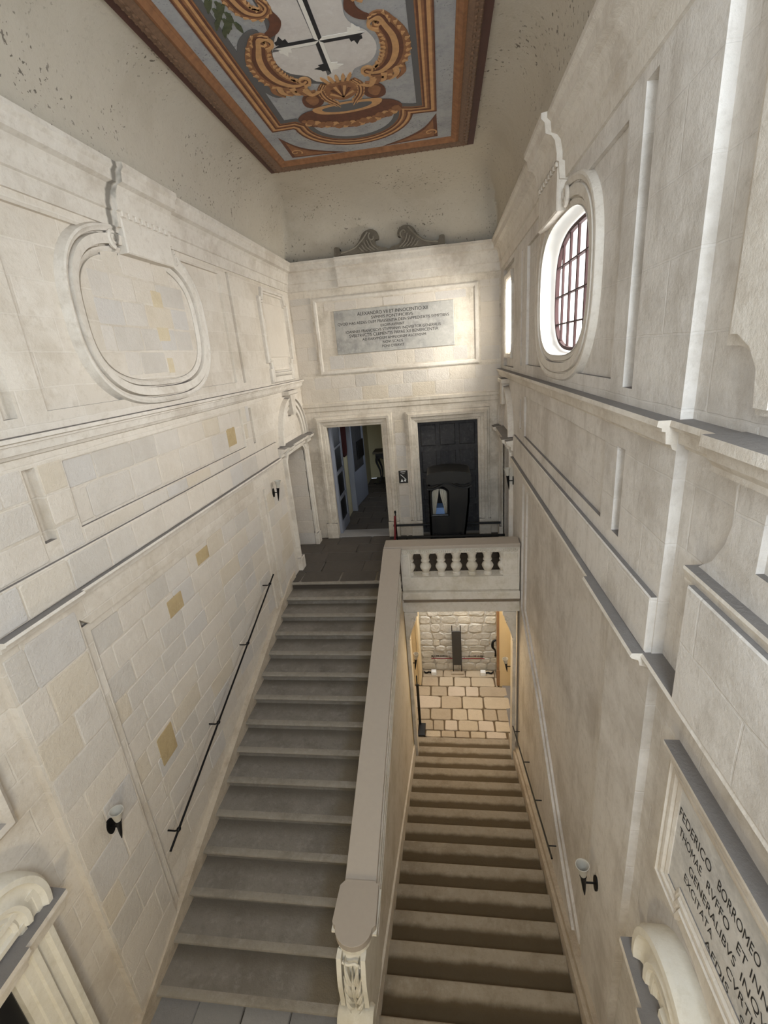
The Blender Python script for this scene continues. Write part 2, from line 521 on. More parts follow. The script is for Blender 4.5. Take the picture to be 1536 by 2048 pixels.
# left wall: blind oval panel, attic panels and the great stair panel sink 6 cm into it
alc_l = [(8.45, -4.0), (9.62, -4.0), (9.62, -1.78), (9.5, -1.66), (8.57, -1.66), (8.45, -1.78)]
hl = [rect(3.32, 6.87, -0.19, 1.28), rect(2.93, 3.05, -0.21, 1.30), rect(7.11, 7.2, -0.21, 1.34),
      rect(3.31, 6.80, -1.155, -0.58), rect(2.93, 3.045, -1.15, -0.575), rect(7.10, 7.19, -1.16, -0.60),
      [(2.995, -5.62), (7.2, -4.1), (7.2, -1.95), (3.09, -1.95), (2.995, -1.86)], alc_l]
mb = side_wall('wall_left', FL, None, 2.29, [rect(0.0, 1.6, -5.9, -3.66), alc_l], hl)
# inner step of the stair panel
prism(mb, FL, [(3.0, -5.6), (7.19, -4.1), (7.19, -1.955), (3.0, -1.955)], -0.06, -0.03, [[(3.10, -5.55), (6.97, -4.15), (6.97, -2.03), (3.10, -2.03)]])
prism(mb, FL, rect(3.31, 6.88, -0.2, 1.29), -0.06, -0.036); prism(mb, FL, rect(3.30, 6.81, -1.16, -0.575), -0.06, -0.03)
slab(mb, FL, 2.29, 8.0, -1.60, -1.305, 0.0, 0.04, 0.008)      # raised band under the attic panels
wl = mb.build('wall_left', M['wall_left'])
struct(wl, 'tall cream limestone side wall with blind oval panel and visible blocks', 'wall')

alc_r = [(8.40, -4.0), (9.65, -4.0), (9.65, -1.86), (9.5, -1.74), (8.55, -1.74), (8.40, -1.86)]
hr_ = [rect(3.54, 7.08, -0.28, 1.22), rect(3.14, 3.30, -0.32, 1.30), rect(7.45, 7.55, -0.3, 1.25),
       rect(3.55, 7.15, -1.315, -0.72), rect(3.16, 3.30, -1.325, -0.71), rect(7.45, 7.55, -1.25, -0.8),
       [(3.19, -6.30), (4.33, -5.73), (5.67, -4.93), (7.2, -4.28), (7.2, -2.05), (3.19, -1.99)], alc_r, rect(8.30, 9.62, -0.36, 1.30)]
mb = side_wall('wall_right', FR, None, 2.49, [OV_R, OCT, rect(0.0, 1.6, -5.9, -3.78), alc_r, rect(8.1, 9.86, -8.085, -4.5)], hr_ + [rect(8.1, 9.86, -8.085, -4.5)])
prism(mb, FR, [(3.195, -6.29), (4.33, -5.725), (5.67, -4.925), (7.19, -4.275), (7.19, -2.055), (3.195, -1.995)], -0.06, -0.03,
      [[(3.32, -6.10), (4.36, -5.60), (5.65, -4.82), (7.02, -4.22), (7.02, -2.13), (3.32, -2.07)]])
prism(mb, FR, rect(3.53, 7.09, -0.29, 1.23), -0.06, -0.036, [OV_R]); prism(mb, FR, rect(3.54, 7.16, -1.32, -0.715), -0.06, -0.03)
slab(mb, FR, 2.50, 8.0, -1.80, -1.43, 0.0, 0.04, 0.008)
slab(mb, FR, YN, 2.115, -1.80, -1.145, -0.06, 0.055, 0.008)        # plinth block of the near bay
wr = mb.build('wall_right', M['wall_right'])
struct(wr, 'tall cream limestone side wall pierced by barred oval window', 'wall')

# back wall with two doorways
mb = MB()
prism(mb, FB, rect(XL - 0.5, XR + 0.5, -4.35, 1.95), -0.42, 0.0, [rect(-2.62, -1.37, -4.0, -1.37), rect(-0.62, 0.69, -4.0, -1.39)])
ledge(mb, FB, XL, XR, [(0, -0.86), (0.03, -0.87), (0.03, -0.93), (0.015, -0.95), (0.015, -1.03), (0, -1.05)])
wb = mb.build('wall_back', M['wall_back'])
struct(wb, 'cream limestone end wall with two moulded doorways and a carved plaque', 'wall')

# the wall behind the viewer, with the gallery opening that lets daylight in
mb = MB()
prism(mb, lambda a, b, d: (a, YN - 0.35 + d, b), rect(XL - 0.5, XR + 0.5, -6.0, 3.2), 0.0, 0.35, [rect(-2.7, 1.12, -1.1, 2.4)])
struct(mb.build('wall_rear', M['wall_right']), 'plain limestone wall with gallery opening behind the viewer', 'wall')

# ------------------------------------------------------------------ cornices and string courses
top = [(0.0, 1.36), (0.02, 1.37), (0.03, 1.50), (0.05, 1.51), (0.05, 1.56), (0.07, 1.66), (0.10, 1.70), (0.15, 1.72), (0.16, 1.80), (0.19, 1.83), (0.19, 1.87), (0.0, 1.90)]
topb = [(d + (0.05 if d > 0.01 else 0.0), b) for d, b in top]
low = lambda t: [(0, t), (0.11, t), (0.12, t - 0.02), (0.11, t - 0.035), (0.07, t - 0.05), (0.06, t - 0.085), (0.0, t - 0.10)]
mid = lambda t: [(0, t), (0.10, t), (0.105, t - 0.03), (0.08, t - 0.04), (0.08, t - 0.055), (0.06, t - 0.06), (0.055, t - 0.12), (0.03, t - 0.125), (0.02, t - 0.15), (0, t - 0.16)]
mb = MB(); ledge(mb, FL, YN, 9.98, [(d - 0.07 if d < 0.001 else d, b) for d, b in top]); ledge(mb, FL, 4.70, 5.62, topb)
struct(mb.build('trim_1', M['trim_left']), 'moulded stone cornice along the top of the left wall', 'cornice')
mb = MB(); ledge(mb, FR, YN, 9.98, [(d - 0.07 if d < 0.001 else d, b) for d, b in top]); ledge(mb, FR, 5.02, 5.92, topb)
struct(mb.build('trim_2', M['trim']), 'moulded stone cornice above the barred oval window', 'cornice')
mb = MB(); ledge(mb, FB, XL, XR, top); ledge(mb, FB, -2.0, 0.14, topb)
struct(mb.build('trim_3', M['trim']), 'moulded stone cornice across the end wall under grey scrolls', 'cornice')
mb = MB(); ledge(mb, FL, 2.29, 9.98, mid(-0.33)); ledge(mb, FL, YN, 2.29, [(d - 0.06, b) for d, b in mid(-0.33)])
struct(mb.build('trim_4', M['trim']), 'thin stone string course below the blind oval', 'ledge')
mb = MB(); ledge(mb, FR, 2.49, 9.98, mid(-0.42)); ledge(mb, FR, YN, 2.49, [(d - 0.06, b) for d, b in mid(-0.42)])
ledge(mb, FR, YN, 2.06, [(-0.06, -0.414), (0.11, -0.414), (0.115, -0.46), (0.08, -0.475), (0.075, -0.52), (0.05, -0.55), (0.05, -0.575), (0.0, -0.60), (-0.06, -0.60)])
struct(mb.build('trim_5', M['trim']), 'dusty stone string course below the barred oval window', 'ledge')
mb = MB(); ledge(mb, FL, 3.02, 8.0, [(d * 0.75, b) for d, b in low(-1.60)]); ledge(mb, FL, 2.29, 3.02, low(-1.60)); ledge(mb, FL, YN, 2.29, [(d - 0.06, b) for d, b in low(-1.60)])
struct(mb.build('trim_6', M['trim']), 'dusty projecting ledge above the stair panel on the left wall', 'ledge')
mb = MB(); ledge(mb, FR, 3.5, 8.0, [(d * 0.75, b) for d, b in low(-1.80)]); ledge(mb, FR, 2.49, 3.5, low(-1.80)); ledge(mb, FR, YN, 2.49, [(d - 0.06, b) for d, b in low(-1.80)])
struct(mb.build('trim_7', M['trim']), 'dusty projecting ledge above the right stair panel', 'ledge')

# ------------------------------------------------------------------ coved ceiling
mb = MB()
xs = [XL + 0.06 + 0.02 * i ** 1.35 for i in range(14)]; xs = [x for x in xs if x < -2.42] + [-2.4 + 0.28 * i for i in range(11)] + [XR - 0.06 - 0.02 * i ** 1.35 for i in range(13)][::-1]
xs = sorted(set(round(x, 3) for x in xs if not (0.42 < x < 0.5)))
ys = [-0.95, 1.0, 3.0, 5.0, 6.5, 7.5] + [8.0 + 0.065 * i for i in range(31)]


def cove(x, y):
    tl = max(0.0, min(1.0, (x - (XL + 0.06)) / 0.52)); tr = max(0.0, min(1.0, (XR - 0.06 - x) / 0.52)); te = max(0.0, min(1.0, (9.93 - y) / 1.75))
    g = min((1 - (1 - tl) ** 2.2) ** 0.5, (1 - (1 - tr) ** 3.0) ** 0.36, (1 - (1 - te) ** 3.0) ** 0.36)
    return 1.84 + 0.96 * g


nx, ny = len(xs), len(ys)
vs = [(x, y, cove(x, y)) for y in ys for x in xs]
fs = [(j * nx + i, j * nx + i + 1, (j + 1) * nx + i + 1, (j + 1) * nx + i) for j in range(ny - 1) for i in range(nx - 1)]
vs2 = [(x, y, 3.3) for x, y in ((XL - .5, -0.95), (XR + .5, -0.95), (XR + .5, 10.4), (XL - .5, 10.4))]
mb.add(vs, fs)
cl = mb.build('ceiling', M['ceiling'], smooth=True)
struct(cl, 'speckled beige coved plaster ceiling', 'ceiling')
sm = cl.modifiers.new('thick', 'SOLIDIFY'); sm.thickness = 0.12; sm.offset = -1.0
if cl.data.polygons[0].normal.z > 0: sm.offset = 1.0

# ------------------------------------------------------------------ ashlar blocks of the left wall
blockmeshes = []
for k in range(6):
    r = random.Random(30 + k); j = lambda s: r.uniform(-s, s)
    c = 0.035
    out = [(0 + c, 0), (1 - c, 0), (1, c * 1.6), (1, 1 - c * 1.6), (1 - c, 1), (c, 1), (0, 1 - c * 1.6), (0, c * 1.6)]
    out = [(x + j(0.014), y + j(0.022)) for x, y in out]
    inn = [(0.5 + (x - 0.5) * 0.965, 0.5 + (y - 0.5) * 0.94) for x, y in out]
    m_ = MB()
    n = 8
    m_.add([(x, y, 0) for x, y in out] + [(x, y, 0.6) for x, y in out] + [(x, y, 1) for x, y in inn],
           [tuple(range(16, 24)), tuple(range(7, -1, -1))] + [(i, (i + 1) % 8, (i + 1) % 8 + 8, i + 8) for i in range(8)] + [(i + 8, (i + 1) % 8 + 8, (i + 1) % 8 + 16, i + 16) for i in range(8)])
    me = bpy.data.meshes.new('stone_block'); me.from_pydata(m_.v, [], m_.f); me.materials.append(M['block'])
    blockmeshes.append(me)


def block(parent, F, a0, a1, b0, b1, d0, d1, mat=None, name='stone_block', meshes=None):
    me = rnd.choice(meshes or blockmeshes)
    o = bpy.data.objects.new(name, me); C.objects.link(o)
    p = Vector(F(a0, b0, d0)); ux = Vector(F(a0 + 1, b0, d0)) - p; uy = Vector(F(a0, b0 + 1, d0)) - p; uz = Vector(F(a0, b0, d0 + 1)) - p
    ux *= (a1 - a0); uy *= (b1 - b0); uz *= (d1 - d0)
    org = ORG.get(parent.name, Vector((0, 0, 0)))
    q = p - org
    o.parent = parent
    o.matrix_local = Matrix(((ux.x, uy.x, uz.x, q.x), (ux.y, uy.y, uz.y, q.y), (ux.z, uy.z, uz.z, q.z), (0, 0, 0, 1)))
    if mat is not None:
        o.material_slots[0].link = 'OBJECT'; o.material_slots[0].material = mat
    return o


def course(parent, F, a0, a1, b0, b1, wmin, wmax, d0, lift=0.004, ochre=0.0, gap=0.012, cut=None):
    a = a0
    first = True
    while a < a1 - 0.05:
        w = rnd.uniform(wmin, wmax) * (rnd.uniform(0.4, 0.9) if first else 1); first = False
        e = a + w
        if a1 - e < wmin * 0.45: e = a1
        e = min(e, a1)
        if cut is None or cut((a + e) / 2, b0):
            block(parent, F, a + gap / 2, e - gap / 2, b0 + gap / 2, b1 - gap / 2, d0, d0 + lift + rnd.uniform(0, 0.004), M['block_ochre'] if rnd.random() < ochre else None)
        a = e


stair_line = lambda y: -5.775 + (y - 2.47) * 0.342
# great stair panel
b = -2.05; k = 0
while b > -5.4:
    h = rnd.choice((0.24, 0.26, 0.27)); b0 = b - h
    course(wl, FL, 3.115, 6.955, b0, b, 0.32, 0.62, -0.061, 0.006, 0.0, 0.013, lambda y, z: z > stair_line(y) + 0.22)
    b = b0; k += 1
for a0, a1, b0, b1 in ((4.16, 4.45, -2.58, -2.37), (4.90, 5.20, -2.29, -2.12), (3.46, 3.74, -3.96, -3.60)):
    block(wl, FL, a0, a1, b0, b1, -0.060, -0.049, M['block_ochre'])
# attic storey: inside the sunk panel, round it, and the raised band below
for b0, b1 in ((-0.825, -0.59), (-1.14, -0.835)):
    course(wl, FL, 3.33, 6.79, b0, b1, 0.35, 0.6, -0.031, 0.005)
block(wl, FL, 6.28, 6.55, -1.06, -0.80, -0.030, -0.022, M['block_ochre'])
course(wl, FL, 3.31, 7.08, -1.30, -1.165, 0.35, 0.6, -0.001, 0.005)
for b0, b1 in ((-0.80, -0.56), (-1.05, -0.81), (-1.30, -1.06)):
    course(wl, FL, 3.06, 3.30, b0, b1, 0.23, 0.3, -0.001, 0.005)
    course(wl, FL, 2.31, 2.92, b0, b1, 0.28, 0.4, -0.001, 0.005)
    course(wl, FL, 6.82, 7.09, b0, b1, 0.26, 0.3, -0.001, 0.005)
course(wl, FL, 2.31, 7.9, -1.595, -1.315, 0.36, 0.55, 0.039, 0.005)
# pier between the bays
b = -1.76
while b > -5.3:
    h = rnd.choice((0.30, 0.34, 0.38)); course(wl, FL, 2.31, 2.985, b - h, b, 0.32, 0.66, -0.001, 0.004); b -= h
# far pier beside the stair head
b = -1.80
while b > -3.9:
    h = rnd.choice((0.27, 0.30)); course(wl, FL, 7.22, 8.12, b - h, b, 0.4, 0.55, -0.001, 0.003); b -= h
# ashlar of the end wall round the plaque and the doors
def end_courses(x0, x1, z0, z1, h=0.27):
    z = z0
    while z < z1 - 0.12:
        e = min(z + h, z1); course(wb, FB, x0, x1, z, e, 0.36, 0.62, -0.001, 0.002, 0.0, 0.010); z = e
end_courses(XL + 0.02, -2.62, -0.24, 1.24); end_courses(0.76, XR - 0.03, -0.24, 1.24); end_courses(XL + 0.02, XR - 0.03, -0.84, -0.32)
end_courses(-2.36, 0.50, 0.96, 1.12, 0.15); end_courses(-2.36, 0.50, -0.18, 0.085, 0.265)
end_courses(-1.10, -0.88, -2.40, -1.20); end_courses(-1.10, -0.88, -3.55, -2.78)
# jamb stones of the alcove at the stair head
for i in range(8):
    z = -3.98 + 0.285 * i
    block(wl, lambda a, b, d: (a, 9.62 - d, b), XL - 0.5, XL - 0.012, z + 0.006, z + 0.28, -0.001, 0.006)

# ------------------------------------------------------------------ relief on the side walls
prof_oval = [(0, -0.05), (0.0, -0.012), (0.02, 0.0), (0.045, 0.004), (0.05, -0.014), (0.062, -0.014), (0.067, 0.02), (0.148, 0.027), (0.153, -0.006), (0.166, -0.006), (0.171, 0.016), (0.2, 0.022), (0.205, 0.026), (0.225, 0.022), (0.24, -0.005), (0.25, -0.05)]
CW = lambda p: p   # paths run anticlockwise: the right-hand side is outside


def oval_surround(F, path, ca, cb, ha, hb, tab, name, label):
    TM = M['trim_left'] if 'blind' in label else M['trim']
    root = thing(name, F(ca, cb - hb, 0.0), label, 'wall panel' if 'blind' in label else 'window surround')
    mb = MB(); sweep(mb, F, path, [(o, d if d < -0.03 else d * (1.7 if 'blind' in label else 0.8)) for o, d in prof_oval]); mb.build('moulded_ring', TM, root, smooth=True)
    for s, a in ((1, tab[0] - 0.12), (-1, tab[1] + 0.12)):
        mb = MB()
        sp = spiral(a, cb + hb + 0.10, 0.012, 0.075, 0, s * 4.2 * math.pi / 1.2)
        pts = [F(p[0], p[1], 0.035) for p in sp]
        tube(mb, pts, [0.012 + 0.012 * i / len(pts) for i in range(len(pts))], 6)
        mb.build('volute', TM, root, smooth=True)
    mb = MB()
    slab(mb, F, tab[0], tab[1], tab[2], tab[3], -0.03, 0.085, 0.012)
    tb = mb.build('tablet', TM, root)
    for i in range(8):
        mb = MB(); w = (tab[1] - tab[0]) / 8
        slab(mb, F, tab[0] + w * (i + 0.14), tab[0] + w * (i + 0.72), tab[3] + 0.002, tab[3] + 0.055, -0.01, 0.10, 0.006)
        mb.build('dentil', M['trim'], root)
    return root


ol = oval_surround(FL, OV_L, 5.0, 0.555, 0.945, 0.605, (4.74, 5.57, 1.15, 1.46), 'blind_oval_panel', 'large blind oval panel with scrolled stone surround on the left wall')
mb = MB(); prism(mb, FL, sup(5.0, 0.555, 0.93, 0.59, 3.0), -0.03, -0.020)
of = mb.build('panel_field', M['wall_left'], ol)
for a0, a1, b0, b1 in ((5.13, 5.32, 0.60, 0.88), (5.10, 5.33, 0.36, 0.55), (5.16, 5.28, 0.02, 0.18)):
    block(of, FL, a0, a1, b0, b1, -0.022, -0.0155, M['block_pale'])
for r_ in range(5):
    zz = 0.02 + 0.235 * r_
    half = 0.80 if 0 < r_ < 4 else 0.55
    course(of, FL, 5.0 - half, 5.0 + half, zz, zz + 0.23, 0.3, 0.55, -0.0225, 0.0035)

orr = oval_surround(FR, OV_R, 5.19, 0.485, 0.955, 0.625, (5.04, 5.90, 1.12, 1.47), 'oval_window_surround', 'scrolled stone surround of the barred oval window')

# window_1: the barred oval window, window_2: the small one near the end wall
w1 = bpy.data.objects.new('window_1', None); C.objects.link(w1); w1.location = (1.34, 5.19, -0.14); ORG['window_1'] = Vector(w1.location)
struct(w1, 'barred oval window in the right wall', 'window')
mb = MB(); sweep(mb, FR, sup(5.19, 0.485, 0.953, 0.623, 3.0), [(-0.001, 0.0), (-0.004, 0.0), (-0.03, -0.5), (-0.001, -0.5)])
mb.build('reveal', M['reveal'], w1, smooth=True)
mb = MB(); sweep(mb, FR, sup(5.19, 0.485, 0.92, 0.59, 3.0), [(0.0, -0.16), (-0.035, -0.16), (-0.035, -0.20), (0.0, -0.20)])
mb.build('window_frame', M['grille'], w1, smooth=True)
for y in (4.36, 4.66, 4.95, 5.25, 5.54, 5.83):
    h = 0.58 * (1 - abs((y - 5.19) / 0.93) ** 3.0) ** (1 / 3.0)
    mb = MB(); box(mb, 1.33, 1.352, y - 0.018, y + 0.018, 0.485 - h, 0.485 + h); mb.build('bar', M['grille'], w1)
for z in (0.18, 0.47, 0.77):
    h = 0.90 * (1 - abs((z - 0.485) / 0.6) ** 3.0) ** (1 / 3.0)
    mb = MB(); box(mb, 1.322, 1.362, 5.19 - h, 5.19 + h, z - 0.007, z + 0.007); mb.build('cross_bar', M['grille'], w1)
w2 = bpy.data.objects.new('window_2', None); C.objects.link(w2); w2.location = (1.25, 9.0, -0.12); ORG['window_2'] = Vector(w2.location)
struct(w2, 'small eight-sided window near the end wall', 'window')
mb = MB(); sweep(mb, FR, OCT, [(0.0, -0.055), (-0.006, -0.055), (-0.02, -0.5), (0.0, -0.5)]); mb.build('reveal', M['reveal'], w2)
mb = MB(); sweep(mb, FR, OCT, [(0, -0.06), (0, -0.02), (0.02, 0.0), (0.07, 0.02), (0.09, 0.02), (0.10, -0.06)]); mb.build('window_surround', M['trim'], w2)

# shaped end panel of the left wall
eared = [(8.20, 0.05), (8.33, 0.05), (8.38, -0.18), (9.50, -0.18), (9.55, 0.05), (9.68, 0.05), (9.68, 1.14), (9.55, 1.14), (9.50, 1.29), (8.38, 1.29), (8.33, 1.14), (8.20, 1.14)]
ep = thing('eared_panel', FL(8.9, -0.2, 0), 'small eared stone panel in the far corner of the left wall', 'wall panel')
mb = MB(); sweep(mb, FL, eared, [(0, 0), (0, 0.045), (-0.03, 0.065), (-0.055, 0.05), (-0.06, 0.02), (-0.09, 0.03), (-0.10, 0)]); mb.build('moulding', M['trim'], ep)
mb = MB(); slab(mb, FL, 8.47, 9.42, 0.14, 1.06, -0.01, 0.012, 0.01); mb.build('panel_field', M['block'], ep)
mb = MB(); slab(mb, FL, 8.45, 9.42, -0.30, -0.19, 0, 0.05, 0.015); slab(mb, FL, 8.30, 8.44, -0.30, -0.05, 0, 0.06, 0.02); slab(mb, FL, 9.44, 9.60, -0.30, 0.02, 0, 0.06, 0.02); mb.build('sill_bracket', M['trim'], ep)


def end_doorway(F, y0, y1, zt, label, n):
    """doorway at the stair head: architrave, impost cornice and blind arch above"""
    root = bpy.data.objects.new('door_%d' % n, None); C.objects.link(root); root.location = F((y0 + y1) / 2, -4.0, 0); ORG[root.name] = Vector(root.location)
    struct(root, label, 'doorway')
    cy = (y0 + y1) / 2
    mb = MB()
    sweep(mb, F, [(y1, -3.99), (y1, zt - 0.12), (y1 - 0.12, zt), (y0 + 0.12, zt), (y0, zt - 0.12), (y0, -3.99)], [(0, -0.02), (0, 0.03), (0.04, 0.035), (0.05, 0.05), (0.13, 0.055), (0.15, 0.075), (0.18, 0.07), (0.19, -0.01)], closed=False)
    mb.build('architrave', M['trim'], root)
    for a in (y0 - 0.10, y1 + 0.10):
        mb = MB(); slab(mb, F, a - 0.11, a + 0.11, -3.99, -3.72, 0.0, 0.09, 0.012); mb.build('plinth', M['trim'], root)
    mb = MB()
    t = zt + 0.20
    pr = [(0.06, t - 0.16), (0.075, t - 0.15), (0.08, t - 0.10), (0.12, t - 0.07), (0.15, t - 0.05), (0.16, t), (0.0, t + 0.02), (0.0, t - 0.17)]
    ledge(mb, F, y0 - 0.42, min(y1 + 0.36, 9.97), pr); ledge(mb, F, y0 - 0.24, y0 + 0.05, [(d + 0.05 if d > 0.01 else d, z) for d, z in pr]); ledge(mb, F, y1 - 0.05, min(y1 + 0.24, 9.96), [(d + 0.05 if d > 0.01 else d, z) for d, z in pr])
    mb.build('impost_cornice', M['trim'], root)
    mb = MB()
    arc = [(cy + 0.60 * math.cos(math.pi * i / 24), t + 0.02 + 0.62 * math.sin(math.pi * i / 24)) for i in range(25)]
    sweep(mb, F, arc, [(0, 0), (0.0, 0.045), (0.06, 0.05), (0.065, 0.03), (0.085, 0.03), (0.09, 0.07), (0.16, 0.07), (0.165, 0.045), (0.18, 0.045), (0.185, 0.10), (0.22, 0.095), (0.23, 0)], closed=False)
    mb.build('blind_arch', M['trim'], root, smooth=True)
    mb = MB(); prism(mb, F, [(cy - 0.09, t + 0.52), (cy + 0.09, t + 0.52), (cy + 0.15, t + 0.92), (cy - 0.15, t + 0.92)], 0, 0.12); slab(mb, F, cy - 0.27, cy + 0.27, t + 0.90, t + 0.98, 0, 0.15, 0.015)
    mb.build('keystone', M['trim'], root)
    mb = MB(); prism(mb, F, rect(y0 - 0.05, y1 + 0.05, -4.0, zt + 0.05), -0.60, -0.56); mb.build('alcove_back', M['wall_left'], root)
    return root


d3 = end_doorway(FL, 8.45, 9.62, -1.66, 'arched stone doorway in the left wall at the stair head', 3)
d4 = end_doorway(FR, 8.40, 9.65, -1.74, 'arched stone doorway in the right wall behind the sedan chair', 4)


# ------------------------------------------------------------------ near bays: doorways with broken scroll pediments
def bay_doorway(F, zc, y_end, n, label):
    root = bpy.data.objects.new('door_%d' % n, None); C.objects.link(root); root.location = F(0.8, -5.9, -0.06); ORG[root.name] = Vector(root.location)
    struct(root, label, 'doorway')
    mb = MB(); zo = zc - 0.10
    sweep(mb, F, [(1.6, -5.9), (1.6, zo), (0.0, zo), (0.0, -5.9)], [(0, -0.1), (0, 0.01), (0.05, 0.015), (0.06, 0.03), (0.12, 0.035), (0.13, 0.055), (0.17, 0.06), (0.18, 0.03), (0.25, 0.03), (0.27, 0.06), (0.31, 0.06), (0.33, -0.06)], closed=False)
    mb.build('architrave', M['newel'], root)
    mb = MB()
    pr = [(-0.06, zc + 0.01), (0.135, zc), (0.14, zc - 0.035), (0.12, zc - 0.04), (0.12, zc - 0.07), (0.10, zc - 0.075), (0.09, zc - 0.13), (0.07, zc - 0.14), (0.06, zc - 0.20), (-0.06, zc - 0.22)]
    ledge(mb, F, -0.4, y_end, pr, 0); ledge(mb, F, 0.2, y_end - 0.36, [(d + 0.03 if d > 0 else d, z) for d, z in pr])
    mb.build('cornice', M['trim'], root)
    for s in (0, 1):
        mb = MB()
        ca, cb = (y_end - 0.42, zc + 0.10) if s == 0 else (0.02, zc + 0.10)
        sg = 1 if s == 0 else -1
        arc = [(ca + sg * 0.36 * math.cos(t), cb + 0.40 * math.sin(t)) for t in [(-0.25 + 2.5 * i / 22) for i in range(23)]]
        if sg > 0: arc = arc[::-1]
        arc_ = arc
        sweep(mb, F, arc_, [(-0.02, -0.06), (-0.02, 0.06), (0.0, 0.09), (0.04, 0.095), (0.06, 0.06), (0.08, 0.05), (0.13, 0.06), (0.16, 0.085), (0.19, 0.08), (0.205, 0.05), (0.225, 0.045), (0.245, 0.06), (0.27, 0.045), (0.28, -0.06)], closed=False)
        mb.build('scroll_pediment', M['newel'], root, smooth=True)
    mb = MB(); slab(mb, F, 0.0, 1.6, -5.9, zo, -0.10, -0.035, 0.01); lf = mb.build('door_leaf', M['black'], root)
    return root


d5 = bay_doorway(FL, -3.56, 2.03, 5, 'dark doorway under a broken scroll pediment at lower left')
d6 = bay_doorway(FR, -3.80, 2.16, 6, 'doorway with scroll pediment below the framed inscription on the right')

# right bay: surround of the upper window, apron with concave sides
root = thing('bay_window_surround', FR(1.0, -0.3, -0.06), 'eared stone window surround at the right edge above the ledge', 'window surround')
mb = MB()
out = [(2.22, 1.6), (2.22, -0.075), (2.14, -0.075)] + [(2.14 - 0.165 * math.sin(t), -0.24 + 0.165 * math.cos(t)) for t in [math.pi / 2 * i / 8 for i in range(9)]] + [(1.965, -0.33), (1.80, -0.33), (1.80, 1.6)]
prism(mb, FR, out, -0.06, -0.022)
mb.build('surround', M['trim'], root)
mb = MB()
ins = [(2.16, 1.6), (2.16, -0.03), (2.11, -0.03), (2.02, -0.08), (1.96, -0.16), (1.94, -0.30), (1.86, -0.30), (1.86, 1.6)]
prism(mb, FR, ins, -0.022, 0.004)
mb.build('raised_fillet', M['trim'], root)
root = thing('window_apron', FR(1.0, -1.1, -0.06), 'stone apron with concave side and sunk panel at the right edge', 'apron')
cv = [(2.01, -0.60), (1.995, -0.70), (1.99, -0.80), (2.02, -0.90), (2.09, -1.01), (2.20, -1.09)]
mb = MB()
prism(mb, FR, cv + [(YN, -1.09), (YN, -0.60)], -0.06, -0.025, [rect(0.1, 1.80, -0.93, -0.68)])
prism(mb, FR, rect(0.1, 1.80, -0.93, -0.68), -0.06, -0.056)
mb.build('apron_panel', M['wall_right'], root)
mb = MB(); ledge(mb, FR, YN, 2.21, [(-0.06, -1.085), (0.03, -1.085), (0.035, -1.10), (0.02, -1.15), (0.02, -1.165), (-0.06, -1.165)])
mb.build('base_moulding', M['trim'], root)

# ------------------------------------------------------------------ inscriptions
# plaque of the end wall
pf = thing('framed_plaque', FB(-0.95, -0.25, 0), 'grey marble inscription plaque in a moulded frame on the end wall', 'plaque')
mb = MB(); sweep(mb, FB, rect(-2.50, 0.64, -0.20, 1.13), [(0.0, -0.01), (0.0, 0.008), (0.02, 0.03), (0.06, 0.035), (0.085, 0.02), (0.09, -0.01)]); mb.build('frame', M['trim'], pf)
mb = MB(); slab(mb, FB, -2.165, 0.245, 0.10, 0.94, -0.01, 0.025, 0.008); sl = mb.build('slab', M['plaque'], pf)
lines = ['ALEXANDRO VII ET INNOCENTIO XII', 'SVMMIS PONTIFICIBVS', 'QVOD HAS AEDES OLIM PRAESENTIA DEIN SVPPEDITATIS SVMPTIBVS', 'EXORNAVERINT', 'IOANNES FRANCISCVS STVPPANVS INQVISITOR GENERALIS',
         'SVBSTRVCTIS CLEMENTIS PAPAE XII BENEFICENTIA', 'AD EARVMDEM AMPLIOREM ASCENSVM', 'NOVI SCALIS', 'PONI CVRAVIT']
ext = [(-1.68, -0.26), (-1.40, -0.56), (-2.10, 0.15), (-1.22, -0.74), (-1.95, -0.02), (-1.88, -0.07), (-1.62, -0.32), (-1.20, -0.79), (-1.22, -0.77)]
for i, (t, (a0, a1)) in enumerate(zip(lines, ext)):
    mb = MB()
    h = (0.064, 0.054, 0.052, 0.046, 0.052, 0.058, 0.048, 0.05, 0.05)[i]
    text_mesh(mb, FB, t, a0, a1, 0.815 - 0.080 * i, h, 0.0265)
    mb.build('text_line', M['ink'], pf, kind='stuff')

# inscription of the right bay
LW = FR
ri = thing('framed_inscription', FR(1.0, -3.1, -0.06), 'grey marble inscription in an eared stone frame at lower right', 'plaque')
fr_path = [(2.17, -2.16), (2.17, -3.12), (1.86, -3.12), (1.80, -3.03), (1.74, -3.03), (1.74, -2.98), (0.3, -2.98), (0.3, -3.03), (0.2, -3.12), (-0.15, -3.12), (-0.15, -2.16)][::-1]
inn_path = [(2.055, -2.30), (2.055, -3.01), (1.93, -3.01), (1.90, -2.93), (0.13, -2.93), (0.10, -3.01), (-0.03, -3.01), (-0.03, -2.30)][::-1]
mb = MB(); prism(mb, FR, fr_path, -0.06, -0.02, [inn_path]); mb.build('frame_board', M['trim'], ri)
mb = MB(); sweep(mb, FR, inn_path[::-1] if False else inn_path, [(-0.02, -0.03), (-0.02, -0.022), (0.0, -0.015), (0.012, -0.02), (0.025, -0.005), (0.045, -0.003), (0.055, -0.015), (0.07, 0.004), (0.09, 0.0), (0.10, -0.03)]); mb.build('frame_moulding', M['trim'], ri)
mb = MB(); ledge(mb, FR, -0.25, 2.19, [(-0.06, -2.15), (0.022, -2.15), (0.024, -2.165), (0.012, -2.175), (0.005, -2.20), (-0.02, -2.21), (-0.06, -2.21)]); mb.build('frame_cornice', M['trim'], ri)
mb = MB(); prism(mb, FR, inn_path, -0.06, -0.028); mb.build('slab', M['marble'], ri)
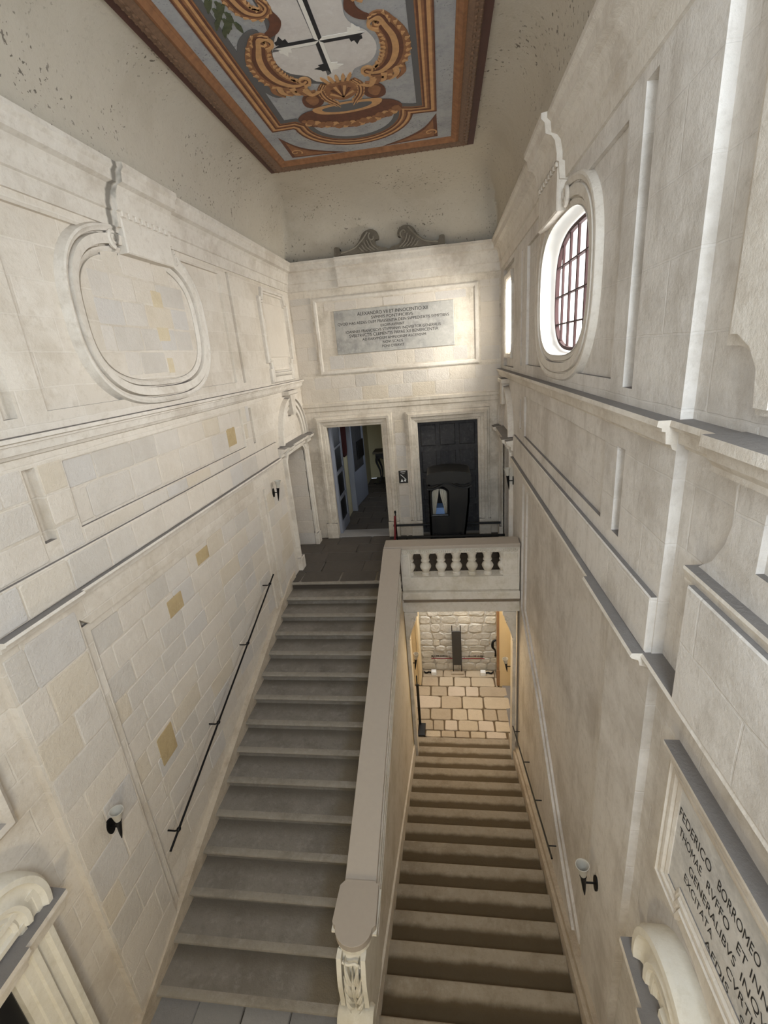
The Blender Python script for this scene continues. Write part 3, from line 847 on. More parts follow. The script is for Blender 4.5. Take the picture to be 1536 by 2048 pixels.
for t, a0, a1, b0, h in (('FEDERICO', 2.025, 1.715, -2.505, 0.062), ('BORROMEO', 1.655, 1.345, -2.505, 0.062), ('PATRICIO', 1.29, 0.98, -2.505, 0.062), ('THOMAE', 2.00, 1.775, -2.615, 0.058), ('RVFFO', 1.725, 1.535, -2.615, 0.058), ('ET INNOCENTIO', 1.475, 0.95, -2.615, 0.058),
                         ('GENERALIBVS', 1.87, 1.46, -2.72, 0.056), ('INQVISITORIBVS', 1.42, 0.9, -2.72, 0.056), ('EXCITATA', 1.895, 1.62, -2.82, 0.054), ('CVRTIS', 1.50, 1.28, -2.82, 0.054), ('AEDIS', 1.66, 1.46, -2.915, 0.05), ('S', 1.375, 1.345, -2.915, 0.05)):
    mb = MB(); text_mesh(mb, FR, t, a0, a1, b0, h, -0.0265)
    mb.build('engraved_word', M['ink'], ri, kind='stuff')
# its counterpart at the left edge, of which one corner shows
li = thing('framed_inscription', FL(1.0, -2.85, -0.06), 'corner of an eared stone tablet frame at the left edge', 'plaque')
pth = [(2.02, -2.0), (2.02, -2.86), (1.76, -2.86), (1.70, -2.78), (0.3, -2.78), (0.2, -2.86), (-0.1, -2.86), (-0.1, -2.0)][::-1]
mb = MB(); prism(mb, FL, pth, -0.06, 0.0); mb.build('frame_board', M['trim'], li)
mb = MB(); sweep(mb, FL, pth, [(-0.02, -0.01), (-0.02, 0.03), (-0.05, 0.05), (-0.09, 0.035), (-0.10, -0.01)]); mb.build('frame_moulding', M['trim'], li)

# grey scrolls standing on the end cornice
sc = thing('scrolled_ornament', FB(-0.93, 1.88, 0.1), 'weathered grey broken scroll ornament standing on the end cornice', 'ornament')
cx = -0.93
for s in (-1, 1):
    mb = MB()
    sil = spline([(cx + s * 0.03, 1.88), (cx + s * 0.05, 1.93), (cx + s * 0.20, 1.97), (cx + s * 0.26, 2.07), (cx + s * 0.18, 2.10), (cx + s * 0.20, 2.20), (cx + s * 0.31, 2.26), (cx + s * 0.46, 2.22), (cx + s * 0.58, 2.06), (cx + s * 0.74, 1.96), (cx + s * 0.92, 1.95), (cx + s * 0.95, 2.02), (cx + s * 1.04, 2.02), (cx + s * 1.05, 1.88)], 5)
    prism(mb, FB, [tuple(p) for p in sil], 0.08, 0.23)
    mb.build('scroll', M['ornament'], sc)
    mb = MB()
    tube(mb, [FB(p[0], p[1], 0.235) for p in spiral(cx + s * 0.30, 2.13, 0.015, 0.085, 0, s * 4.2)], 0.014, 6)
    tube(mb, [FB(p[0], p[1], 0.235) for p in spline([(cx + s * 0.38, 2.22), (cx + s * 0.52, 2.08), (cx + s * 0.68, 1.97), (cx + s * 0.92, 1.92)], 6)], 0.015, 6)
    for q in range(5):
        tube(mb, [FB(p[0], p[1], 0.235) for p in spline([(cx + s * (0.36 + 0.05 * q), 2.12 - 0.035 * q), (cx + s * (0.31 + 0.05 * q), 2.0 - 0.02 * q), (cx + s * (0.20 + 0.07 * q), 1.91)], 5)], 0.011, 5)
    mb.build('carving', M['carve'], sc, smooth=True)
mb = MB(); prism(mb, FB, [(cx - 0.16, 1.87), (cx + 0.16, 1.87), (cx + 0.10, 1.93), (cx, 1.905), (cx - 0.10, 1.93)], 0.08, 0.225); mb.build('base_link', M['ornament'], sc)

# ------------------------------------------------------------------ doors of the end wall
def arch_frame(n, x0, x1, zt, label, dz=0):
    r = bpy.data.objects.new('door_%d' % n, None); C.objects.link(r); r.location = ((x0 + x1) / 2, YB, -4.0); ORG[r.name] = Vector(r.location)
    struct(r, label, 'doorway')
    mb = MB(); sweep(mb, FB, [(x1, -3.99), (x1, zt), (x0, zt), (x0, -3.99)], [(-0.02, -0.05), (-0.02, 0.0), (0.0, 0.012), (0.03, 0.016), (0.04, 0.035), (0.10, 0.04), (0.115, 0.065), (0.17, 0.07), (0.18, 0.045), (0.22, 0.04), (0.23, 0.0), (0.23, -0.01)], closed=False); mb.build('architrave', M['wall_back'], r)
    for a in (x0 - 0.11, x1 + 0.11):
        mb = MB(); slab(mb, FB, a - 0.13, a + 0.13, -3.99, -3.62, -0.01, 0.085, 0.012); mb.build('plinth', M['wall_back'], r)
    return r


d1 = arch_frame(1, -2.62, -1.37, -1.37, 'open moulded doorway leading to a dim corridor')
mb = MB(); slab(mb, lambda a, b, d: (a, b, d), -2.62, -1.37, 9.99, 10.42, -4.02, -3.965, 0.006); mb.build('threshold', M['half'], d1)
d2 = arch_frame(2, -0.62, 0.69, -1.39, 'moulded doorway closed by a dark panelled door behind the sedan chair')
mb = MB(); slab(mb, FB, -0.66, 0.73, -3.99, -1.36, -0.20, -0.15); lf = mb.build('door_leaf', M['doorwood'], d2)
for (a0, a1) in ((-0.55, -0.22), (-0.14, 0.20), (0.28, 0.62)):
    for (b0, b1) in ((-1.95, -1.48), (-2.55, -2.06), (-3.2, -2.66), (-3.9, -3.32)):
        mb = MB(); slab(mb, FB, a0, a1, b0, b1, -0.15, -0.125, 0.02); mb.build('raised_panel', M['doorwood'], lf)

# open leaf with four dark panes
dl = thing('open_door_leaf', (-2.60, 10.3, -3.98), 'blue grey open door leaf with four dark panes at the left doorway', 'door')
mb = MB()
FD = lambda a, b, d: (-2.585 + d, a, b)
prism(mb, FD, rect(10.18, 11.10, -3.98, -1.40), -0.03, 0.03, [rect(10.30, 10.98, z, z + 0.53) for z in (-3.72, -3.10, -2.48, -1.95)][:3] + [rect(10.30, 10.98, -1.90, -1.44)])
mb.build('stile_frame', M['bluewood'], dl)
for z0, z1 in ((-3.72, -3.19), (-3.10, -2.57), (-2.48, -1.95), (-1.90, -1.44)):
    mb = MB(); prism(mb, FD, rect(10.295, 10.985, z0 - 0.005, z1 + 0.005), -0.012, 0.008); mb.build('pane', M['black'], dl)

# corridor
mb = MB(); box(mb, -2.78, -2.64, 10.42, 15.7, -4.0, -0.9)
struct(mb.build('wall_corridor', M['creamwall']), 'cream corridor wall beyond the open doorway', 'wall')
mb = MB(); box(mb, -2.78, -0.7, 15.5, 15.6, -4.0, -0.9); struct(mb.build('wall_corridor_end', M['creamwall']), 'cream end wall of the corridor behind the console table', 'wall')
mb = MB(); box(mb, -0.9, -0.8, 10.42, 15.5, -4.0, -0.9); struct(mb.build('wall_corridor_right', M['creamwall']), 'cream corridor wall hidden right of the open doorway', 'wall')
mb = MB(); box(mb, -2.78, -0.8, 10.42, 15.6, -0.9, -0.8); struct(mb.build('ceiling_corridor', M['creamwall']), 'plain corridor ceiling', 'ceiling')
mb = MB(); box(mb, -2.78, -0.8, 10.42, 15.6, -4.12, -4.03); cf = mb.build('floor_corridor', M['grout']); struct(cf, 'dark tiled corridor floor', 'floor')
y = 10.44; r_ = 0
while y < 15.4:
    x = -2.66 - (0.3 if r_ % 2 else 0)
    while x < -0.85:
        x0, x1 = max(x, -2.66), min(x + 0.62, -0.9)
        if x1 - x0 > 0.08: block(cf, lambda a, b, d: (a, b, d), x0 + 0.005, x1 - 0.005, y + 0.005, y + 0.455, -4.035, -4.0 + rnd.uniform(-0.002, 0.001), M['landing'], 'floor_tile')
        x += 0.62
    y += 0.46; r_ += 1
# jamb half way along, second leaf, wall bracket notices
jb = thing('corridor_jamb', (-2.55, 12.0, -4.0), 'pale door jamb part way along the corridor', 'door jamb')
mb = MB(); box(mb, -2.64, -2.50, 11.95, 12.06, -4.0, -1.0, 0, 0.01); mb.build('post', M['bluewood'], jb)
mb = MB(); box(mb, -2.66, -0.9, 11.97, 12.05, -1.15, -0.95); mb.build('lintel', M['bluewood'], jb)
l2 = thing('corridor_door_leaf', (-2.5, 13.0, -4.0), 'pale blue grey half open door leaf farther along the corridor', 'door')
mb = MB(); prism(mb, lambda a, b, d: (-2.62 + 0.10 * (a - 12.15) + d, a, b), rect(12.2, 13.5, -3.98, -1.2), 0, 0.05, [rect(12.35, 13.35, -3.0, -1.4)]); mb.build('leaf_frame', M['bluewood'], l2)
mb = MB(); prism(mb, lambda a, b, d: (-2.62 + 0.10 * (a - 12.15) + d, a, b), rect(12.34, 13.36, -3.01, -1.39), 0.015, 0.035); mb.build('leaf_panel', M['doorwood'], l2)
nb = thing('notice_board', (-2.44, 12.8, -2.8), 'small black notice on the corridor door leaf', 'notice')
mb = MB(); prism(mb, lambda a, b, d: (-2.62 + 0.10 * (a - 12.15) + d, a, b), rect(12.75, 13.35, -2.72, -2.22), 0.055, 0.075); mb.build('plate', M['black'], nb)


def drape(x, y, z0, z1, w, label):
    r = thing('drape', (x, y, z0), label, 'drape')
    mb = MB(); n = 26
    for side in (0.0, 0.012):
        pass
    rows = [(z1, 1.0), ((z0 + z1) / 2, 0.92), (z0 + 0.12, 0.7), (z0, 0.45)]
    vs = []
    for z, s in rows:
        for i in range(n):
            t = i / (n - 1)
            vs.append((x + 0.028 * math.sin(t * 22) + 0.03, y + (t - 0.5) * w * s, z))
    fs = [(r0 * n + i, r0 * n + i + 1, (r0 + 1) * n + i + 1, (r0 + 1) * n + i) for r0 in range(3) for i in range(n - 1)]
    mb.add(vs, fs); o = mb.build('cloth', M['drape'], r, smooth=True)
    o.modifiers.new('t', 'SOLIDIFY').thickness = 0.01
    mb = MB(); tube(mb, [(x + 0.03, y - w * 0.55, z1 + 0.02), (x + 0.03, y + w * 0.55, z1 + 0.02)], 0.015); mb.build('rod', M['gilt'], r)
    return r


drape(-2.62, 11.5, -2.35, -1.1, 0.62, 'dark red drape hanging behind the open leaf')
drape(-2.60, 14.3, -1.95, -1.0, 0.7, 'dark drape hanging farther along the corridor wall')
# console table
ct = thing('console_table', (-2.0, 15.2, -4.0), 'dark carved console table at the end of the corridor', 'table')
mb = MB(); box(mb, -2.42, -1.25, 14.85, 15.48, -3.02, -2.96, 0, 0.015); mb.build('table_top', M['ornament'], ct)
mb = MB(); box(mb, -2.34, -1.33, 14.92, 15.46, -3.17, -3.02, 0, 0.01)
for i in range(6): ball(mb, (-2.25 + 0.17 * i, 14.90, -3.17), 0.08, 0.02, 0.05)
mb.build('apron', M['doorwood'], ct)
for x in (-2.28, -1.39):
    for yy in (14.95, 15.42):
        mb = MB(); s = -1 if x < -1.8 else 1
        tube(mb, spline([(x, yy, -3.12), (x + s * 0.04, yy - 0.02, -3.3), (x - s * 0.05, yy + 0.0, -3.6), (x - s * 0.06, yy, -3.85), (x - s * 0.02, yy - 0.03, -3.97)], 5), [0.05 - 0.03 * min(1, i / 14) + (0.012 if i > 17 else 0) for i in range(21)], 8)
        mb.build('leg', M['doorwood'], ct, smooth=True)
pb = thing('plinth_board', (-2.0, 15.1, -4.0), 'low black stand under the console table', 'plinth'); mb = MB(); box(mb, -2.44, -1.0, 14.7, 15.49, -3.999, -3.972, 0, 0.005); mb.build('board', M['black'], pb)
gp = thing('picture_frame', (-1.55, 15.4, -2.3), 'gilt picture frame above the console table', 'picture')
mb = MB(); sweep(mb, lambda a, b, d: (a, 15.49 - d, b), rect(-1.55, -0.98, -2.55, -1.1), [(0, 0), (0, 0.03), (0.04, 0.05), (0.08, 0.03), (0.08, 0)]); mb.build('frame', M['gilt'], gp)
mb = MB(); prism(mb, lambda a, b, d: (a, 15.49 - d, b), rect(-1.56, -0.97, -2.56, -1.09), 0.0, 0.012); mb.build('canvas', M['ornament'], gp)

# ------------------------------------------------------------------ upper landing, half landing, lower hall floor
mb = MB(); box(mb, XL - 0.6, -0.86, 7.70, 10.42, -4.40, -4.03); box(mb, -0.86, XR + 0.6, 7.42, 10.42, -4.40, -4.03)
fl = mb.build('floor_landing', M['grout']); struct(fl, 'dark worn stone floor of the upper landing', 'floor')
y = 7.72
for r_ in range(5):
    x = XL - 0.55; h = (10.0 - 7.72) / 5
    while x < XR + 0.5:
        w = rnd.uniform(0.7, 1.1); x1 = min(x + w, XR + 0.55)
        block(fl, lambda a, b, d: (a, b, d), x + 0.0015, x1 - 0.0015, y + 0.0015, y + h - 0.0015, -4.035, -3.988 + rnd.uniform(-0.002, 0.002), M['landing'], 'floor_slab')
        x = x1
    y += h
block(fl, lambda a, b, d: (a, b, d), -0.80, XR - 0.03, 7.40, 7.715, -4.035, -3.99, M['landing'], 'floor_slab')
mb = MB(); box(mb, XL - 0.5, XR + 0.5, -0.95, 2.2, -6.2, -5.945); box(mb, XL, -1.0, 2.2, 2.48, -6.2, -5.945)
fh = mb.build('floor_half_landing', M['grout']); struct(fh, 'grey tiled floor of the half landing at the foot of the picture', 'floor')
y = -0.6
while y < 2.0:
    x = XL - 0.05
    while x < XR + 0.05:
        block(fh, lambda a, b, d: (a, b, d), x + 0.004, x + 0.472, y + 0.004, y + 0.462, -5.95, -5.912 + rnd.uniform(-0.002, 0.001), M['half'], 'floor_tile')
        x += 0.476
    y += 0.466
x = XL - 0.05
while x < -1.2:
    block(fh, lambda a, b, d: (a, b, d), x + 0.004, min(x + 0.472, -1.14), 2.20, 2.54, -5.95, -5.912, M['half'], 'floor_tile'); x += 0.476

mb = MB(); box(mb, -1.6, 1.8, 7.95, 10.6, -8.4, -8.115)
ff = mb.build('floor_lower_hall', M['flaggrout']); struct(ff, 'warm flagstone floor of the lower hall', 'floor')
flagmeshes = []
for k in range(7):
    r = random.Random(90 + k); j = lambda s: r.uniform(-s, s); c = 0.07
    out = [(c, 0), (0.5, 0.0), (1 - c, 0), (1, c * 1.3), (1, 1 - c * 1.3), (1 - c, 1), (0.5, 1.0), (c, 1), (0, 1 - c * 1.3), (0, c * 1.3)]
    out = [(x + j(0.028), y + j(0.035)) for x, y in out]; n = len(out)
    inn = [(0.5 + (x - 0.5) * 0.955, 0.5 + (y - 0.5) * 0.93) for x, y in out]
    me = bpy.data.meshes.new('flagstone')
    me.from_pydata([(x, y, 0) for x, y in out] + [(x, y, 0.7) for x, y in out] + [(x, y, 1) for x, y in inn], [], [tuple(range(2 * n, 3 * n)), tuple(range(n - 1, -1, -1))] + [(i, (i + 1) % n, (i + 1) % n + n, i + n) for i in range(n)] + [(i + n, (i + 1) % n + n, (i + 1) % n + 2 * n, i + 2 * n) for i in range(n)])
    me.materials.append(M['flag']); flagmeshes.append(me)
rows = [7.99, 8.13, 8.33, 8.65, 9.02, 9.44, 9.80, 10.16, 10.46]
cuts = [[-.72, -.36, -.05, .28, .62], [-.72, -.36, -.05, .28, .62], [-.55, -.28, .02, .46, .83, 1.2], [-.62, -.12, .24, .62, .93, 1.25], [-.38, .13, .63, 1.3], [-.62, -.2, .22, .57, 1.25], [-.42, -.05, .40, 1.0], [-.33, .25, 1.0]]
for i, cs in enumerate(cuts):
    e = [-1.3 if 1 < i < 6 else -0.87] + [c + rnd.uniform(-.01, .01) for c in cs] + [1.65 if 1 < i < 6 else 1.06]
    for a, b in zip(e[:-1], e[1:]):
        if b - a > 0.05: block(ff, lambda a_, b_, d: (a_, b_, d), a + 0.014, b - 0.014, rows[i] + 0.012, rows[i + 1] - 0.012, -8.12, -8.086 + rnd.uniform(-0.006, 0.004), M['flag'], 'flagstone', flagmeshes)

# ------------------------------------------------------------------ the two flights
def step_mesh(name, prof, x0, x1, mat):
    """profile (y, z) about the nosing, extruded across the flight"""
    mb = MB(); k = len(prof); nx_ = 7
    r = random.Random(hash(name) % 1000)
    vs = []
    for i in range(nx_):
        x = x0 + (x1 - x0) * i / (nx_ - 1)
        for (y, z) in prof: vs.append((x, y, z))
    fs = [(i * k + q, i * k + (q + 1) % k, (i + 1) * k + (q + 1) % k, (i + 1) * k + q) for i in range(nx_ - 1) for q in range(k)] + [tuple(range(k)), tuple(reversed(range((nx_ - 1) * k, nx_ * k)))]
    mb.add(vs, fs)
    return mb


up = thing('stone_staircase', (-2.1, 2.47, -5.91), 'broad flight of worn grey stone steps rising to the upper landing', 'stairs')
RISE, RUN = 0.1275, 0.373
X0, X1 = XL + 0.02, -1.075
nose = [(0.0, -0.038), (-0.012, -0.034), (-0.018, -0.022), (-0.012, -0.006), (0.0, 0.0), (0.06, 0.0), (0.06, -0.05), (0.01, -0.05)]
body = [(0.03, -0.10 - RISE), (0.03, -0.052), (0.058, -0.052), (0.058, -0.001), (RUN + 0.06, -0.001), (RUN + 0.06, -0.10 - RISE)]
sm_ = step_mesh('step', body, 0.0, X1 - X0, None)
nm_ = step_mesh('nosing', nose, 0.0, X1 - X0, None)
first = None
for k in range(15):
    if k == 0:
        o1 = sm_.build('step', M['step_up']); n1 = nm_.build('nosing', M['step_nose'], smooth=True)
    else:
        o1 = first[0].copy(); n1 = first[1].copy(); C.objects.link(o1); C.objects.link(n1)
    o1.parent = up; n1.parent = o1
    o1.location = Vector((X0, 2.466 + RUN * k, -5.775 + RISE * k)) - Vector(up.location)
    if k == 0: first = (o1, n1)
dn = thing('stone_staircase', (0.1, 5.3, -8.08), 'narrower flight of brown worn steps descending to the lower hall', 'stairs')
RD, ND = 0.135, 0.3836
Y0 = 2.615
X0d, X1d = -0.880, 1.07
bodyd = [(-ND - 0.03, -0.01), (-ND - 0.03, -0.25), (-0.03, -0.25), (-0.03, -0.05), (-0.006, -0.045), (0.0, -0.03), (0.0, -0.01), (-0.012, 0.0)]
sm_ = step_mesh('step', bodyd, 0.0, X1d - X0d, None)
for k in range(-1, 15):
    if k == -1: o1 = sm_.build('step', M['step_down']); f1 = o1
    else: o1 = f1.copy(); C.objects.link(o1)
    o1.parent = dn
    zz = -6.06 - RD * k if k >= 0 else -5.925
    o1.location = Vector((X0d, Y0 + ND * k, zz)) - Vector(dn.location)

# rough skirting along both flights
sl = 0.342
mb = MB(); prism(mb, FL, [(2.0, -5.92), (2.0, -5.80), (2.3, -5.72), (7.6, -3.90), (7.95, -3.86), (7.95, -4.05), (7.6, -4.2), (2.6, -5.95)], -0.06, 0.022); struct(mb.build('baseboard_left', M['plaster']), 'rough plaster skirting along the rising steps', 'skirting')
mb = MB(); prism(mb, FR, [(2.3, -5.93), (2.62, -5.93), (8.0, -7.80), (8.0, -8.08), (7.9, -8.1), (2.3, -6.2)], -0.06, 0.085); prism(mb, FR, [(2.3, -5.83), (2.62, -5.83), (8.0, -7.70), (8.0, -7.80), (2.62, -5.93), (2.3, -5.93)], -0.06, 0.05); struct(mb.build('baseboard_right', M['plaster']), 'stone skirting along the descending steps', 'skirting')

# ------------------------------------------------------------------ balustrade between the flights
cap_z = lambda y: -3.089 + (y - 7.19) * 0.3985
bl = thing('raking_balustrade', (-0.98, 5.1, -5.5), 'sloping balustrade wall with smooth beige cap between the two flights', 'balustrade')
FM = lambda a, b, d: (-0.985 + d, a, b)
mb = MB()
prism(mb, FM, [(2.95, cap_z(2.95) - 0.05), (2.95, cap_z(2.95)), (7.17, cap_z(7.17)), (7.17, cap_z(7.17) - 0.05)], -0.15, 0.16)
cp = mb.build('cap', M['cap'], bl)
bv = cp.modifiers.new('b', 'BEVEL'); bv.width = 0.008; bv.segments = 2
mb = MB()
prism(mb, FM, [(2.9, cap_z(2.9) - 0.15), (2.9, cap_z(2.9) - 0.05), (7.2, cap_z(7.2) - 0.05), (7.2, cap_z(7.2) - 0.15)], -0.12, 0.125)
mb.build('top_rail', M['bal'], bl)
# lower wall with raking mouldings on the side of the descending flight
mb = MB()
prism(mb, FM, [(2.45, -6.3), (2.45, -5.45), (2.9, cap_z(2.9) - 0.56), (7.25, cap_z(7.25) - 0.56), (7.25, -8.2)], -0.09, 0.10)
mb.build('stringer_wall', M['bal'], bl)
for off, th, d in ((0.555, 0.05, 0.108), (0.66, 0.04, 0.115), (0.80, 0.03, 0.112)):
    mb = MB(); prism(mb, FM, [(2.9, cap_z(2.9) - off - th), (2.9, cap_z(2.9) - off + 0.003), (7.2, cap_z(7.2) - off + 0.003), (7.2, cap_z(7.2) - off - th)], -0.095 if off > 0.5 else -0.12, d)
    mb.build('raking_moulding', M['bal'], bl)
mb = MB(); prism(mb, FM, [(2.5, -6.12), (2.5, -5.85), (8.0, -7.72), (8.0, -8.06)], 0.09, 0.125); mb.build('skirting', M['bal'], bl)
for k in range(11):
    y = 3.16 + RUN * k + 0.02
    zt, zb = cap_z(y) - 0.13, cap_z(y) - 0.55
    mb = MB(); h = zt - zb
    lathe(mb, (-0.985, y, zb), [(0.085, -0.04), (0.085, 0.05), (0.06, 0.065), (0.085, 0.13), (0.082, 0.17), (0.055, 0.24), (0.05, 0.27), (0.075, 0.29), (0.085, 0.33), (0.09, h + 0.03)], 12)
    mb.build('baluster', M['bal'], bl, smooth=True)
for k in range(12):
    y = 3.0 + RUN * k
    if y > 7.15: continue

# newel console at its foot
nw = thing('newel_post', (-0.98, 2.5, -5.91), 'carved scroll newel with acanthus leaf at the foot of the balustrade', 'newel post')
capo = [(-1.165, 2.92), (-1.115, 2.975), (-0.835, 2.975), (-0.795, 2.94), (-0.78, 2.62), (-0.80, 2.60)] + [(-0.975 + 0.165 * math.cos(t), 2.59 + 0.15 * math.sin(t)) for t in [-math.pi * i / 14 for i in range(15)]] + [(-1.165, 2.60), (-1.175, 2.62)]
mb = MB(); prism(mb, lambda a, b, d: (a, b, d), capo, -4.80, -4.73); o = mb.build('cap', M['cap'], nw); bv = o.modifiers.new('b', 'BEVEL'); bv.width = 0.01; bv.segments = 2
mb = MB()
co2 = [(-0.975 + (x + 0.975) * 0.93, 2.72 + (y - 2.72) * 0.96) for x, y in capo]
prism(mb, lambda a, b, d: (a, b, d), co2, -4.86, -4.80)
box(mb, -1.182, -1.10, 2.585, 2.95, -4.825, -4.80); box(mb, -0.86, -0.775, 2.585, 2.95, -4.825, -4.80)
mb.build('cap_moulding', M['newel'], nw)
FN = lambda a, b, d: (-0.985 + d, a, b)
# S-shaped console body seen from the front: profile in depth and height
spf = [(2.95, -4.87), (2.95, -5.93)] + [tuple(p) for p in spline([(2.16, -5.92), (2.20, -5.78), (2.28, -5.66), (2.40, -5.52), (2.44, -5.35), (2.44, -5.15), (2.46, -5.02), (2.50, -4.87)], 4)]
mb = MB(); prism(mb, FN, spf, -0.12, 0.12); mb.build('console_body', M['newel'], nw)
for s in (-1, 1):
    fil = [(y - 0.075, z) for y, z in spf[2:] if z > -5.42]
    fo = fil + [(y + 0.08, z) for y, z in fil[::-1]]
    mb = MB(); prism(mb, lambda a, b, d: (-0.985 + s * d, a, b), fo, 0.086, 0.128); mb.build('side_fillet', M['newel'], nw)
mb = MB(); lathe(mb, (-1.145, 2.36, -5.53), [(0.02, 0.0), (0.085, 0.0), (0.10, 0.02), (0.095, 0.16), (0.10, 0.30), (0.085, 0.32), (0.02, 0.32)], 18, (1, 0, 0)); mb.build('bottom_roll', M['newel'], nw, smooth=True)
# acanthus leaf laid on the front face
front = lambda z: 2.475 + (z + 4.9) * 0.10 + (0.0 if z > -5.4 else (z + 5.4) * 0.25)
mb = MB()
def leaflet(x0, z0, x1, z1, w, lift):
    n = 7; vs = []
    for i in range(n):
        t = i / (n - 1); ww = w * math.sin(math.pi * (0.12 + 0.86 * t)) ** 0.8
        xx, zz = x0 + (x1 - x0) * t, z0 + (z1 - z0) * t
        y_ = front(zz) - 0.016 - lift * math.sin(t * 2.7)
        dx, dz = -(z1 - z0), (x1 - x0); L_ = math.hypot(dx, dz); dx /= L_; dz /= L_
        for q, rr in ((-1, 0.0), (-0.4, 0.010), (0, 0.004), (0.4, 0.010), (1, 0.0)):
            vs.append((xx + dx * ww * q, y_ - rr, zz + dz * ww * q))
    for i in range(n):
        xx, zz = x0 + (x1 - x0) * i / (n - 1), z0 + (z1 - z0) * i / (n - 1)
        vs.append((xx, front(zz) + 0.02, zz))
    fs = [(i * 5 + q, i * 5 + q + 1, (i + 1) * 5 + q + 1, (i + 1) * 5 + q) for i in range(n - 1) for q in range(4)]
    b_ = n * 5
    fs += [(i * 5, b_ + i, b_ + i + 1, (i + 1) * 5) for i in range(n - 1)] + [(i * 5 + 4, (i + 1) * 5 + 4, b_ + i + 1, b_ + i) for i in range(n - 1)]
    mb.add(vs, fs)
cxn = -0.985
leaflet(cxn, -5.45, cxn, -5.0, 0.018, 0.05)
for s in (-1, 1):
    for (z0, x1, z1, w) in ((-5.30, 0.060, -4.97, 0.026), (-5.42, 0.075, -5.12, 0.027), (-5.48, 0.082, -5.26, 0.026), (-5.52, 0.080, -5.38, 0.024), (-5.53, 0.070, -5.48, 0.020), (-5.36, 0.055, -5.13, 0.016), (-5.46, 0.060, -5.30, 0.016)):
        leaflet(cxn + s * 0.008, z0 + 0.06, cxn + s * x1 * 1.06, z1 + 0.05, w * 0.82, 0.06)
mb.build('acanthus_leaf', M['newel'], nw, smooth=True)
mb = MB(); tube(mb, spline([(cxn - 0.085, 2.44, -4.94), (cxn - 0.03, 2.43, -4.95), (cxn + 0.03, 2.43, -4.93), (cxn + 0.06, 2.425, -4.96)], 5), 0.014, 6); tube(mb, [(p[0], 2.425, p[1]) for p in spiral(cxn + 0.06, -4.945, 0.006, 0.026, 0, 5.5)], 0.008, 6); mb.build('scroll_tendril', M['newel'], nw, smooth=True)

# ------------------------------------------------------------------ landing balustrade over the descending flight
lb = thing('landing_balustrade', (0.12, 7.3, -4.4), 'cream balustrade with turned balusters closing the upper landing', 'balustrade')
x0, x1 = -0.86, XR - 0.02
mb = MB(); box(mb, x0 - 0.27, x1, 7.20, 7.52, -3.14, -3.085, 0, 0.008); mb.build('cap_rail', M['cap'], lb)
mb = MB(); box(mb, x0, x1, 7.245, 7.48, -3.245, -3.14); fz = mb.build('frieze_rail', M['bal'], lb)
mb = MB()
for i in range(30):
    xx = x0 + 0.07 + 1.86 * i / 29
    lathe(mb, (xx, 7.222, -3.20), [(0.012, 0.0), (0.012, 0.014), (0.03, 0.014), (0.034, 0.0)], 8, (0, 1, 0), cap=False)
mb.build('guilloche_carving', M['bal'], fz, kind='stuff')
bx = [-0.442, -0.17, 0.092, 0.358, 0.622]
bp_ = [(0.075, 0.0), (0.075, 0.04), (0.055, 0.055), (0.062, 0.075), (0.095, 0.14), (0.10, 0.165), (0.085, 0.20), (0.055, 0.235), (0.05, 0.25), (0.075, 0.262), (0.075, 0.285), (0.062, 0.295), (0.07, 0.36), (0.085, 0.385), (0.085, 0.44)]
for x in bx:
    mb = MB(); lathe(mb, (x, 7.36, -3.69), bp_, 20); mb.build('baluster', M['bal'], lb, smooth=True)
for x, s in ((-0.69, 1), (0.86, -1)):
    mb = MB(); lathe(mb, (x - s * 0.03, 7.36, -3.69), bp_, 20); mb.build('half_baluster', M['bal'], lb, smooth=True)
for a, b in ((x0, -0.70), (0.87, x1)):
    mb = MB(); box(mb, a, b, 7.25, 7.47, -3.70, -3.235, 0, 0.006); pl = mb.build('end_pier', M['bal'], lb)
    mb = MB(); slab(mb, lambda aa, bb, d: (aa, 7.25 - d, bb), a + 0.02, b - 0.03, -3.66, -3.28, 0.0, 0.012, 0.006); mb.build('pier_panel', M['bal'], pl)
mb = MB(); box(mb, x0, x1, 7.235, 7.49, -3.76, -3.69, 0, 0.006); mb.build('base_rail', M['bal'], lb)
mb = MB(); box(mb, x0, x1, 7.24, 7.40, -3.83, -3.76); box(mb, x0, x1, 7.25, 7.40, -3.95, -3.83)
box(mb, x0, x1, 7.175, 7.40, -4.09, -3.955, 0, 0.008); mb.build('fascia', M['bal'], lb)
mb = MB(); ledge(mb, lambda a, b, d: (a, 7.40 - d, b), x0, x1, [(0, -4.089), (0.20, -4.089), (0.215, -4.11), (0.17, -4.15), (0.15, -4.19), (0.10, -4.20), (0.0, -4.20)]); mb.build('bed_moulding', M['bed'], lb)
bm_ = thing('lintel_beam', (0.1, 7.5, -4.43), 'stone lintel beam over the passage to the lower hall', 'lintel')
mb = MB(); box(mb, x0 - 0.1, XR + 0.0, 7.33, 8.05, -4.43, -4.21, 0, 0.008); box(mb, x0, XR - 0.02, 7.29, 7.5, -4.275, -4.205, 0, 0.006); mb.build('beam', M['bal'], bm_)
